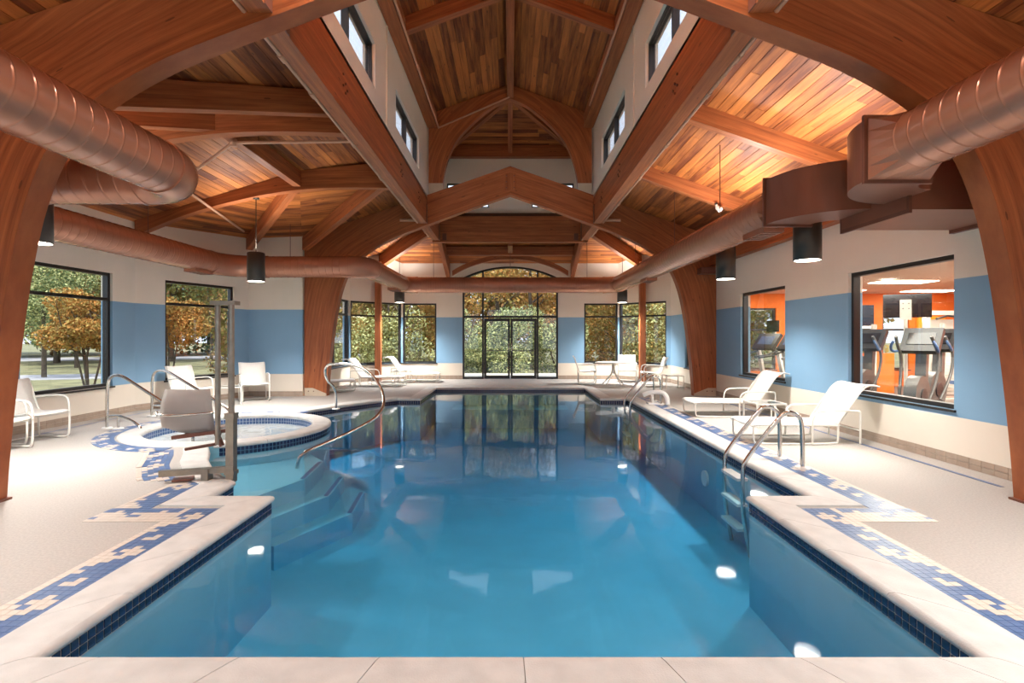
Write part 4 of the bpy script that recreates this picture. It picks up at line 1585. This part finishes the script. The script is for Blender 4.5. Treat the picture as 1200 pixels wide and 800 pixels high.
# white curled grab tube by the far ladder
t = thing('grab_tube', 'white curved grab tube on the deck beside the far pool ladder', 'grab rail')
MB().tube(smooth_path([(2.95, 11.35, .20), (3.05, 11.3, .26), (3.32, 11.2, .29), (3.42, 11.15, .18), (3.42, 11.12, .01)], 3), .05, 12).build('tube', 'white_plastic', t)
MB().tube([(3.12, 11.27, .24), (3.14, 11.27, .01)], .03, 10).build('leg', 'white_plastic', t)
MB().box(3.02, 3.24, 11.17, 11.37, .006, .05).build('base', 'white_plastic', t)

# ------------------------------------------------------------------ pool lift
t = thing('pool_lift', 'stainless pool access lift with grey plastic seat at the spa corner', 'pool lift', (-2.92, 5.36, 0))
mb = MB(); mb.box(-.04, .04, -.04, .04, -.02, .68); m = mb.build('mast', 'lift_steel', t)
MB().box(-.05, .05, -.05, .05, .64, .70).build('collar', 'lift_steel', m)
MB().box(-.05, .05, -.05, .05, .06, .10).build('collar', 'lift_steel', m)
MB().tube([(0, 0, .66), (0, 0, 1.86)], .03, 12).build('upper_tube', 'lift_steel', t)
MB().tube([(-.17, .05, .36), (-.17, .05, 1.84)], .027, 12).build('slider_tube', 'lift_steel', t)
MB().box(-.21, .05, -.03, .08, 1.83, 1.87).build('top_bar', 'lift_steel', t)
b = MB().bar((-.68, -.10, .09), (.04, -.02, .12), .06, .06).build('base_beam', 'lift_steel', t)
MB().box(-.26, -.19, -.10, .0, .016, .13).build('anchor', 'lift_steel', t)
MB().bar((-.55, -.10, .025), (-.38, -.02, .025), .12, .02).build('foot_plate', 'brown_plate', t)
# seat: shell seen from behind, facing the spa
G = []
for (y, z, w) in ((.02, .94, .235), (.0, .80, .262), (.005, .66, .28), (.03, .54, .275), (.10, .48, .25), (.28, .46, .26), (.42, .48, .25)):
    row = []
    for k in range(9):
        u = -1 + 2 * k / 8
        row.append((-.50 + u * w, y + .05 * (u * u) , z + (.035 * u * u if z < .5 else 0)))
    G.append(row)
MB().sheet(G, .02).build('seat_shell', 'grey_plastic', t)
MB().tube([(-.80, .03, .70), (-.77, -.02, .68), (-.50, -.04, .68), (-.24, -.02, .70), (-.20, .03, .70)], .013, 8).build('seat_bar', 'steel', t)
MB().bar((-.62, .0, .44), (-.06, .12, .50), .05, .035).build('seat_arm', 'brown_plate', t)
MB().bar((-.66, .30, .42), (-.10, .22, .48), .04, .03).build('seat_arm', 'brown_plate', t)
MB().tube([(-.20, .15, .47), (-.28, .20, .33), (-.62, .22, .27)], .018, 8).build('footrest', 'brown_plate', t)
MB().bar((-.20, .06, .50), (-.13, .06, .34), .05, .03).build('bracket', 'brown_plate', t)


# ------------------------------------------------------------------ patio furniture
def sling_chair():
    t = thing('patio_chair', 'x', 'chair', group=None)
    seat = [(-.30, .405), (-.27, .43), (-.18, .425), (0, .405), (.16, .395), (.22, .41)]
    back = [(.22, .41), (.265, .46), (.31, .58), (.345, .72), (.375, .83), (.405, .875), (.43, .87)]

    def sl(prof, nm):
        S = catmull(prof, 3)
        G = [[(x, p.x, p.y - .012 * (1 - (x / .25) ** 2)) for x in (-.26, -.13, 0, .13, .26)] for p in S]
        return MB().sheet(G, .008).build(nm, 'white_sling', t)
    sl(seat, 'seat')
    sl(back, 'backrest')
    for s in (-1, 1):
        x = s * .29
        P = smooth_path([(x, .25, .02), (x, -.20, .02), (x, -.27, .04), (x, -.28, .30), (x, -.27, .56), (x, -.20, .635), (x, .05, .63), (x, .30, .60)], 2)
        MB().tube(P, .014, 8).build('leg_and_arm', 'white_frame', t)
        MB().tube(smooth_path([(x * .94, -.30, .39), (x * .94, -.25, .415), (x * .94, .18, .38), (x * .94, .25, .43), (x * .94, .40, .86), (x * .94, .44, .87)], 2), .013, 8).build('side_rail', 'white_frame', t)
        MB().tube([(x, .25, .02), (x, .27, .40)], .014, 8).build('rear_leg', 'white_frame', t)
    MB().tube([(-.27, -.26, .38), (.27, -.26, .38)], .012, 8).build('crossbar', 'white_frame', t)
    MB().tube([(-.29, .25, .02), (.29, .25, .02)], .012, 8).build('crossbar', 'white_frame', t)
    return t


chair = sling_chair()


def place(proto, spots, used=[]):
    for i, (x, y, rz, lab, grp) in enumerate(spots):
        if i == 0:
            o = proto
            o.location = (x, y, 0); o.rotation_euler = (0, 0, rz); o['label'] = lab
        else:
            o = copy_thing(proto, (x, y, 0), rz, lab)
        if grp:
            o['group'] = grp


face = lambda fx, fy: math.atan2(fy, fx) + math.pi / 2      # local front is -Y
place(chair, [
    (-6.72, 6.62, face(1, -.15), 'white sling armchair behind the near arch post, the one toward the entrance end', 'white sling armchairs'),
    (-6.83, 7.32, face(1, -.15), 'white sling armchair under the near window on the spa side', 'white sling armchairs'),
    (-6.70, 10.75, face(.93, -.42), 'white sling armchair under the chamfer window beyond the spa', 'white sling armchairs'),
    (-5.98, 11.95, face(.55, -.83), 'white sling armchair in the blue corner beyond the spa', 'white sling armchairs'),
    (2.42, 16.25, face(1, -.1), 'white sling armchair at the round patio table, back toward the arched door', 'white sling armchairs'),
    (3.86, 16.9, face(-.2, -1), 'white sling armchair behind the round patio table against the end window', 'white sling armchairs'),
    (4.28, 15.5, face(-1, .1), 'white sling armchair at the patio table facing away from the gym wall', 'white sling armchairs'),
])


def chaise():
    t = thing('chaise_lounge', 'x', 'chaise lounge')
    seat = [(-.03, .265), (.0, .295), (.1, .30), (.6, .285), (1.05, .28), (1.16, .275)]
    back = [(1.16, .275), (1.28, .42), (1.38, .60), (1.47, .74), (1.55, .815), (1.64, .83), (1.74, .80)]

    def sl(prof, nm):
        S = catmull(prof, 3)
        G = [[(p.x, y, p.y - .012 * (1 - (y / .31) ** 2)) for y in (-.31, -.16, 0, .16, .31)] for p in S]
        return MB().sheet(G, .008).build(nm, 'white_sling', t)
    sl(seat, 'seat')
    sl(back, 'backrest')
    for s in (-1, 1):
        y = s * .325
        MB().tube(smooth_path([(-.03, y, .26), (.03, y, .285), (.6, y, .275), (1.18, y, .265)], 2), .014, 8).build('side_rail', 'white_frame', t)
        MB().tube(smooth_path([(1.16, y, .27), (1.38, y, .59), (1.50, y, .77), (1.62, y, .83), (1.74, y, .80)], 2), .013, 8).build('back_rail', 'white_frame', t)
        MB().tube(smooth_path([(.0, y, .27), (.0, y, .05), (.04, y, .015), (1.14, y, .015), (1.17, y, .05), (1.17, y, .26)], 2), .013, 8).build('leg_sled', 'white_frame', t)
        MB().tube(smooth_path([(.80, y * 1.08, .015), (.80, y * 1.08, .36), (.86, y * 1.08, .46), (1.0, y * 1.08, .475), (1.44, y * 1.08, .475), (1.46, y * 1.08, .45), (1.46, y * 1.08, .02)], 2), .014, 8).build('arm', 'white_frame', t)
    for x in (.02, .62, 1.17):
        MB().tube([(x, -.32, .255), (x, .32, .255)], .011, 8).build('crossbar', 'white_frame', t)
    MB().tube([(1.46, -.35, .2), (1.46, .35, .2)], .011, 8).build('crossbar', 'white_frame', t)
    return t


cha = chaise()
place(cha, [
    (3.36, 7.40, 0, 'white sling chaise lounge before the large gym window, head to the wall', 'white chaise lounges'),
    (3.42, 9.78, 0, 'white sling chaise lounge before the smaller gym window, head to the wall', 'white chaise lounges'),
    (-3.30, 15.55, math.radians(176), 'white sling chaise lounge beside the spa-side timber post', 'white chaise lounges'),
    (-2.38, 16.85, math.radians(178), 'white sling chaise lounge under the end window next to the blue wall', 'white chaise lounges'),
    (-4.35, 14.3, math.radians(200), 'white sling chaise lounge behind the curved hand rail near the far arch post', 'white chaise lounges'),
])


def side_table():
    t = thing('side_table', 'x', 'side table')
    h = .40; a = .24
    mb = MB()
    for s in (-1, 1):
        mb.box(-a, a, s * a - .014, s * a + .014, h - .025, h); mb.box(s * a - .014, s * a + .014, -a, a, h - .025, h)
    mb.build('top_frame', 'white_frame', t)
    MB().box(-a, a, -a, a, h - .014, h - .006).build('top_panel', 'glass_top', t)
    for x in (-a, a):
        for y in (-a, a):
            MB().tube([(x, y, 0), (x, y, h - .02)], .013, 8).build('leg', 'white_frame', t)
    return t


st = side_table()
place(st, [
    (4.28, 8.62, 0, 'small square patio side table between the two gym-side chaises', 'patio side tables'),
    (-6.22, 11.35, .4, 'small square patio side table between two armchairs beyond the spa', 'patio side tables'),
    (4.62, 14.6, 0, 'small square patio side table near the far arch post on the gym side', 'patio side tables'),
    (-3.5, 16.3, 0, 'small square patio side table between the two end wall chaises', 'patio side tables'),
])
t = thing('patio_table', 'round white patio table surrounded by sling armchairs', 'table', (3.2, 15.9, 0))
MB().lathe([(.0001, .675), (.54, .675), (.56, .685), (.56, .70), (.54, .705), (.0001, .705)], n=36).build('table_top', 'white_frame', t)
MB().lathe([(.0001, .35), (.06, .35), (.045, .45), (.045, .67), (.0001, .67)], n=14).build('pedestal', 'white_frame', t)
for k in range(4):
    a = math.pi / 4 + k * math.pi / 2
    MB().tube(smooth_path([(.03 * math.cos(a), .03 * math.sin(a), .66), (.05 * math.cos(a), .05 * math.sin(a), .38), (.22 * math.cos(a), .22 * math.sin(a), .16), (.40 * math.cos(a), .40 * math.sin(a), .012)], 2), .016, 8).build('leg', 'white_frame', t)

# ------------------------------------------------------------------ fitness room behind the gym wall
GX0, GX1, GY0, GY1, GZ = XW + .22, 14.5, 3.2, 15.4, 2.78
tag(MB().box(GX0, GX1, GY0, GY1, -.06, 0).build('floor_gym', 'gym_floor'), kind='structure')
tag(MB().box(GX0 + .01, GX1, GY0, GY1, GZ, GZ + .05).build('ceiling_gym', 'gym_ceiling'), kind='structure')
wall_win('wall_gym_far', (GX1, GY1), (GX0, GY1), GZ, [(GX1 - 8.0, GX1 - 6.8, .5, 2.35, (), (1.7,)), (GX1 - 10.9, GX1 - 10.15, .5, 2.35, (), (1.7,)), (GX1 - 12.0, GX1 - 11.2, .5, 2.35, (), (1.7,))],
         band=False, mats=('orange_paint', 'orange_paint'))
wall('wall_gym_right', (GX1, GY0), (GX1, GY1), GZ, band=False, mats=('orange_paint', 'orange_paint'))
wall('wall_gym_near', (GX0, GY0), (GX1, GY0), GZ, band=False, mats=('orange_paint', 'orange_paint'))
tag(MB().box(8.6, 10.2, 13.6, 13.75, 0, 1.05).build('low_partition', 'orange_paint'), 'low orange partition inside the fitness room', 'partition')
tag(MB().box(12.2, 13.0, GY1 - .1, GY1 - .02, 1.2, 2.1).build('wall_panel', 'yellow_paint'), 'yellow panel on the orange fitness room wall', 'wall panel')
k = 0
for gx in (6.6, 9.2, 11.8):
    for gy in (6.0, 9.0, 12.0, 14.4):
        o = MB().box(gx - .6, gx + .6, gy - .3, gy + .3, GZ - .015, GZ - .002).build('ceiling_panel_light', 'panel_glow')
        tag(o, 'flat white ceiling light panel in the fitness room', 'ceiling light', 'fitness room ceiling lights')
for gx, gy in ((7.6, 7.5), (8.5, 11.5), (11.5, 9.0)):
    l = bpy.data.lights.new('gym_lamp', 'AREA')
    l.energy = 140; l.size = 1.6; l.color = (1, .93, .84)
    o = bpy.data.objects.new('gym_lamp', l); COL.objects.link(o); o.location = (gx, gy, GZ - .03)


def treadmill(label, loc, rz, group):
    t = thing('treadmill', label, 'exercise machine', loc, rz, group)
    MB().box(-.38, .38, -.95, .85, .02, .17).build('deck', 'machine_grey', t)
    MB().box(-.26, .26, -.90, .55, .17, .185).build('belt', 'machine_black', t)
    MB().prism([(-.36, .45, .17), (-.36, .95, .17), (-.36, .88, .36), (-.36, .60, .34)], (.72, 0, 0)).build('motor_hood', 'machine_grey', t)
    for s in (-1, 1):
        MB().bar((s * .36, .72, .1), (s * .34, .45, 1.22), .07, .11, up=(1, 0, 0)).build('upright', 'machine_white', t)
        MB().tube([(s * .34, .45, 1.12), (s * .36, .1, 1.02), (s * .36, -.25, .98)], .025, 8).build('handrail', 'machine_black', t)
    mb = MB(); mb.bar((0, .30, 1.16), (0, .58, 1.55), .74, .09, up=(0, -1, 1)); c = mb.build('console', 'machine_black', t)
    MB().bar((0, .345, 1.29), (0, .50, 1.50), .5, .02, up=(0, -1, 1)).build('display', 'machine_blue', c)
    tv = MB().box(-.19, .19, .60, .66, 1.62, 1.92).build('screen', 'screen', t)
    MB().box(-.04, .04, .66, .70, 1.4, 1.85).build('screen_post', 'machine_white', t)
    return t


def elliptical(label, loc, rz, group):
    t = thing('elliptical_trainer', label, 'exercise machine', loc, rz, group)
    MB().box(-.10, .10, -.95, .75, .02, .10).build('base_rail', 'machine_grey', t)
    MB().box(-.36, .36, -.98, -.88, .0, .08).build('rear_foot', 'machine_black', t)
    MB().box(-.36, .36, .66, .78, .0, .08).build('front_foot', 'machine_black', t)
    w = MB().tube([(-.09, .28, .46), (.09, .28, .46)], .36, 24).build('flywheel_housing', 'machine_grey', t)
    MB().tube([(-.11, .28, .46), (.11, .28, .46)], .14, 18).build('hub', 'machine_black', w)
    MB().bar((0, .45, .4), (0, .55, 1.30), .13, .16, up=(1, 0, 0)).build('mast', 'machine_grey', t)
    mb = MB(); mb.bar((0, .36, 1.22), (0, .66, 1.62), .56, .10, up=(0, -1, 1)); c = mb.build('console', 'machine_black', t)
    MB().bar((0, .40, 1.36), (0, .56, 1.56), .4, .02, up=(0, -1, 1)).build('display', 'screen', c)
    for s in (-1, 1):
        MB().bar((s * .17, -.80, .34), (s * .17, .05, .26), .13, .06).build('pedal', 'machine_black', t)
        MB().tube(smooth_path([(s * .20, .05, .30), (s * .26, .35, .75), (s * .27, .42, 1.15), (s * .27, .22, 1.35), (s * .25, .10, 1.50)], 2), .026, 8).build('arm_lever', 'machine_grey', t)
        MB().tube(smooth_path([(s * .25, .40, 1.26), (s * .33, .18, 1.22), (s * .33, .08, 1.32), (s * .28, .08, 1.42)], 2), .022, 8).build('grip', 'machine_blue', t)
    MB().tube([(0, .62, 1.2), (0, .70, 1.75)], .05, 10).build('screen_post', 'machine_white', t)
    return t


def tv_stand(label, x, y, rz, zc, group=None):
    t = thing('wall_screen', label, 'television', (x, y, 0), rz, group)
    MB().box(-.42, .42, 0, .05, zc - .25, zc + .25).build('screen_panel', 'screen', t)
    MB().box(-.13, .07, -.03, -.001, zc - .30, zc + .13).build('mount_plate', 'machine_white', t)
    MB().tube([(-.03, -.015, 0), (-.03, -.015, zc - .28)], .035, 10).build('stand_pole', 'machine_white', t)
    for dx, dz in ((-.08, .05), (.02, .05), (-.08, -.06), (.02, -.06)):
        MB().tube([(-.0 + dx, -.045, zc + dz), (dx, -.03, zc + dz)], .012, 6).build('bolt', 'machine_black', t)
    return t


GF = math.radians(20)
elliptical('dark elliptical trainer in the middle of the large gym window', (8.05, 9.9, 0), math.radians(-60), None)
elliptical('dark elliptical trainer at the far jamb side of the large gym window', (7.1, 10.5, 0), math.radians(-60), None)
elliptical('elliptical trainer close behind the large gym window glass', (6.85, 8.75, 0), math.radians(-55), None)
treadmill('grey treadmill seen through the smaller gym window, by the orange wall', (6.35, 13.4, 0), math.radians(-75), 'treadmills')
treadmill('grey treadmill seen through the smaller gym window, toward the large window', (6.42, 12.25, 0), math.radians(-75), 'treadmills')
tv_stand('flat black screen on a white plate above the elliptical trainers', 8.45, 10.9, math.radians(-25), 2.15)
tv_stand('flat black screen at the entrance side of the large gym window', 9.05, 9.65, math.radians(-30), 2.12)
tv_stand('flat black screen near the far jamb of the large gym window', 8.3, 12.4, math.radians(-25), 2.0)
t = thing('weight_machine', 'tall white cable weight machine against the orange gym wall', 'exercise machine', (10.2, 12.0, 0))
for x in (-.45, .45):
    MB().box(x - .05, x + .05, -.06, .06, 0, 2.05).build('column', 'machine_white', t)
MB().box(-.5, .5, -.07, .07, 2.0, 2.1).build('top_beam', 'machine_white', t)
MB().box(-.5, .5, -.3, .3, 0, .07).build('base', 'machine_white', t)
for k in range(10):
    MB().box(-.22, .22, -.10, .10, .15 + k * .075, .215 + k * .075).build('weight_plate', 'machine_white', t)
MB().box(-.30, .30, .13, .15, .2, 1.9).build('guard_panel', 'machine_white', t)
MB().tube([(-.5, -.35, 1.9), (0, -.05, 1.98), (.5, -.35, 1.9)], .025, 8).build('pull_bar', 'machine_black', t)
MB().box(-.2, .2, -.75, -.35, .42, .5).build('seat_pad', 'machine_blue', t)
MB().box(-.04, .04, -.6, -.5, .07, .42).build('seat_post', 'machine_white', t)
t = thing('bench_press', 'grey padded workout bench low behind the large gym window', 'exercise bench', (6.05, 8.0, 0), math.radians(-25))
MB().bar((-.55, 0, .55), (.35, 0, .40), .5, .09).build('pad', 'machine_grey', t)
for x in (-.4, .3):
    MB().box(x - .03, x + .03, -.22, .22, 0, .42).build('leg', 'machine_black', t)
t = thing('cable_tower', 'white cable tower behind the dark elliptical trainers', 'exercise machine', (9.0, 13.0, 0), .3)
for x in (-.3, .3):
    MB().box(x - .04, x + .04, -.05, .05, 0, 1.75).build('column', 'machine_white', t)
MB().box(-.34, .34, -.06, .06, 1.70, 1.78).build('top_beam', 'machine_white', t)
MB().box(-.2, .2, -.08, .08, .1, 1.0).build('weight_stack', 'machine_black', t)

# ------------------------------------------------------------------ outdoors
mb = MB()
for (x0, x1, y0, y1) in ((-120, -8.2, -40, 140), (14.7, 120, -40, 140), (-8.2, 14.7, -40, -1.45), (-8.2, 14.7, 18.3, 140)):
    mb.box(x0, x1, y0, y1, -.5, -.31)
tag(mb.build('ground', 'grass'), kind='structure')
tag(MB().box(-3, 3, YF + .24, 21.2, -.32, -.02).build('terrace', 'concrete'), kind='structure')
tag(MB().box(-8, -5.6, YF - 5, 18.2, -.31, -.29).build('path', 'concrete'), kind='structure') if False else None
mb = MB(); mb.bar((-90, 22, -.30), (-14, 48, -.30), 7.0, .03); tag(mb.build('road', 'asphalt'), kind='structure')
mb = MB(); mb.bar((-60, 9.5, -.30), (-16, 24, -.30), 3.2, .03); tag(mb.build('driveway', 'asphalt'), kind='structure')


NP = np.random.RandomState(5)


def leaf_cloud(n, fn, size):
    """n small bent leaf quads at points from fn"""
    c = fn(n)
    a = NP.normal(size=(n, 3)); a /= np.linalg.norm(a, axis=1, keepdims=True)
    b = np.cross(a, NP.normal(size=(n, 3))); b /= np.linalg.norm(b, axis=1, keepdims=True)
    s = size * NP.uniform(.6, 1.3, size=(n, 1))
    v = np.stack([c - a * s, c - b * s * .55, c + a * s, c + b * s * .55], 1).reshape(-1, 3)
    f = np.arange(4 * n).reshape(n, 4)
    return v, f


def tree(name, label, cat, x, y, h, rx, rz, mats, n=2600, size=.11, trunk=.14, low=.35, stems=1, group=None):
    t = thing(name, label, cat, (x, y, -.31), group=group)
    zc = h * (low + 1) / 2; hz = h * (1 - low) / 2
    blobs = []
    for k in range(9):
        a = R.uniform(0, 6.28); q = R.uniform(.2, .8)
        blobs.append((rx * q * math.cos(a), rx * q * math.sin(a), zc + R.uniform(-.75, .75) * hz, R.uniform(.35, .6)))

    def fn(m):
        idx = NP.randint(0, len(blobs), m)
        B = np.array(blobs)[idx]
        d = NP.normal(size=(m, 3)); d /= np.linalg.norm(d, axis=1, keepdims=True)
        r = NP.uniform(.35, 1, size=(m, 1)) ** .6
        return B[:, :3] + d * r * B[:, 3:4] * np.array([[rx, rx, hz]])
    per = n // len(mats)
    for mt in mats:
        v, f = leaf_cloud(per, fn, size)
        me = bpy.data.meshes.new('foliage')
        me.from_pydata(v.tolist(), [], f.tolist())
        me.materials.append(MATS[mt])
        o = bpy.data.objects.new('foliage', me); COL.objects.link(o); o.parent = t
        o['kind'] = 'stuff'
    for s in range(stems):
        dx, dy = (R.uniform(-.5, .5), R.uniform(-.5, .5)) if stems > 1 else (0, 0)
        w = MB().tube([(dx * .3, dy * .3, 0), (dx, dy, h * .35), (dx * 2 + R.uniform(-.3, .3), dy * 2, h * .7), (dx * 2.6, dy * 2.6 + R.uniform(-.3, .3), h * .95)],
                      [trunk, trunk * .8, trunk * .5, trunk * .15], 7).build('trunk', 'bark', t)
        for k in range(5):
            z0 = h * (.35 + .1 * k); a = R.uniform(0, 6.28); L = rx * R.uniform(.5, .95)
            MB().tube([(dx * 1.2, dy * 1.2, z0), (dx + L * .5 * math.cos(a), dy + L * .5 * math.sin(a), z0 + L * .4), (dx + L * math.cos(a), dy + L * math.sin(a), z0 + L * .6)],
                      [trunk * .4, trunk * .25, trunk * .08], 5).build('branch', 'bark', w)
    return t


# shrubs and trees beyond the end wall
for i, (x, y, h, rx) in enumerate(((-2.0, 22.6, 2.9, 1.5), (.2, 22.9, 3.2, 1.6), (2.3, 22.7, 2.8, 1.5))):
    tree('shrub', 'pale green leafy shrub outside the glass double door', 'shrub', x, y, h, rx, 1, ('leaf_lime', 'leaf_lime', 'leaf_green'), 12000, .05, .04, .0, 3, 'shrubs outside the door')
for i, (x, y, h, rx, mats) in enumerate((
        (-8.8, 25.0, 4.6, 2.4, ('leaf_olive', 'leaf_gold')), (-5.6, 24.0, 4.2, 2.2, ('leaf_olive', 'leaf_lime')), (5.0, 24.6, 4.4, 2.3, ('leaf_olive', 'leaf_orange', 'leaf_gold')),
        (8.2, 25.4, 4.6, 2.5, ('leaf_olive', 'leaf_green', 'leaf_gold')), (-11.5, 23.5, 4.8, 2.4, ('leaf_olive', 'leaf_brown')), (11.2, 24.0, 4.6, 2.3, ('leaf_green', 'leaf_olive')), (6.7, 22.6, 3.9, 1.8, ('leaf_olive', 'leaf_lime', 'leaf_gold')))):
    tree('bush', 'tall olive and gold bush beyond the end wall corner windows', 'bush', x, y, h, rx, 1, mats, 10000, .065, .07, .02, 2, 'bushes beyond the corner windows')
for i, (x, y, h, rx, mats) in enumerate((
        (-2.6, 28.0, 7.0, 2.8, ('leaf_gold', 'leaf_orange')), (1.2, 27.5, 6.6, 2.8, ('leaf_orange', 'leaf_gold')), (4.4, 29.5, 7.6, 2.8, ('leaf_gold', 'leaf_olive')),
        (-6.6, 30.0, 8.0, 3.0, ('leaf_brown', 'leaf_olive')), (8.6, 31.0, 8.5, 3.0, ('leaf_orange', 'leaf_brown')), (-11, 31, 8.5, 3.2, ('leaf_gold', 'leaf_brown')),
        (13, 30, 8.0, 3.0, ('leaf_green', 'leaf_gold')), (-.8, 33, 9.5, 3.0, ('leaf_gold', 'leaf_olive')))):
    tree('autumn_tree', 'tall gold autumn tree standing behind the bushes of the end wall', 'tree', x, y, h, rx, 1, mats, 9000, .085, .16, .22, 1, 'autumn trees behind the end wall')
# trees beyond the spa windows
for (x, y, h, rx, mats, st, lab, low) in (
        (-13.9, 16.9, 3.2, 1.25, ('leaf_orange', 'leaf_gold'), 5, 'orange multi-stem tree outside the near spa window', .42),
        (-13.6, 20.4, 3.4, 1.4, ('leaf_orange', 'leaf_gold'), 5, 'orange multi-stem tree outside the chamfer spa window', .42),
        (-20.4, 22.4, 6.0, 2.4, ('leaf_green', 'leaf_lime'), 1, 'green tree on the lawn across the driveway', .25),
        (-25.0, 29.5, 8.0, 3.2, ('leaf_green', 'leaf_olive'), 1, 'tall dark green tree past the driveway', .2),
        (-17.5, 30, 7.0, 2.8, ('leaf_olive', 'leaf_green'), 1, 'olive tree on the lawn near the road', .2),
        (-31, 35, 10, 4.2, ('leaf_brown', 'leaf_olive'), 1, 'large brown tree on the lawn before the road', .2),
        (-24.5, 37, 10, 4.2, ('leaf_olive', 'leaf_brown'), 1, 'large olive tree near the bend of the road', .18),
        (-46, 36, 12, 5.0, ('leaf_green', 'leaf_brown'), 1, 'large mixed green tree beyond the road', .15),
        (-38, 50, 13, 5.5, ('leaf_brown', 'leaf_gold'), 1, 'large gold brown tree beyond the road', .12),
        (-26, 52, 12, 5.0, ('leaf_olive', 'leaf_gold'), 1, 'large olive gold tree beyond the road', .12),
        (-52, 52, 14, 6.0, ('leaf_olive', 'leaf_brown'), 1, 'broad olive tree far beyond the road', .12),
        (-16, 44, 11, 4.5, ('leaf_gold', 'leaf_olive'), 1, 'gold olive tree where the road passes the end wall', .12)):
    big = h > 8
    tree('lawn_tree', lab, 'tree', x, y, h, rx, 1, mats, 8000 if big else 9000, .18 if big else .06, .2 if big else (.035 if st > 1 else .1), low, st, 'trees seen from the spa windows')

# far tree line closing the view
for k in range(16):
    a = math.radians(100 + k * 5.0)
    rr = 62 + 6 * math.sin(k * 2.3)
    tree('woodland_tree', 'grey brown woodland tree in the far tree line', 'tree', rr * math.cos(a), 10 + rr * math.sin(a) * .8, 13, 6.2, 1,
         ('leaf_brown', 'leaf_olive') if k % 2 else ('leaf_green', 'leaf_brown'), 5000, .30, .25, .03, 1, 'far tree line')
for k, (x, y) in enumerate(((-14, 37), (-7, 39), (0, 40), (7, 39), (14, 37), (20, 33))):
    tree('woodland_tree', 'tall olive woodland tree behind the autumn trees of the end wall', 'tree', x, y, 9, 4.4, 1, ('leaf_olive', 'leaf_gold') if k % 2 else ('leaf_brown', 'leaf_olive'),
         7000, .2, .25, .03, 1, 'woodland behind the end wall')
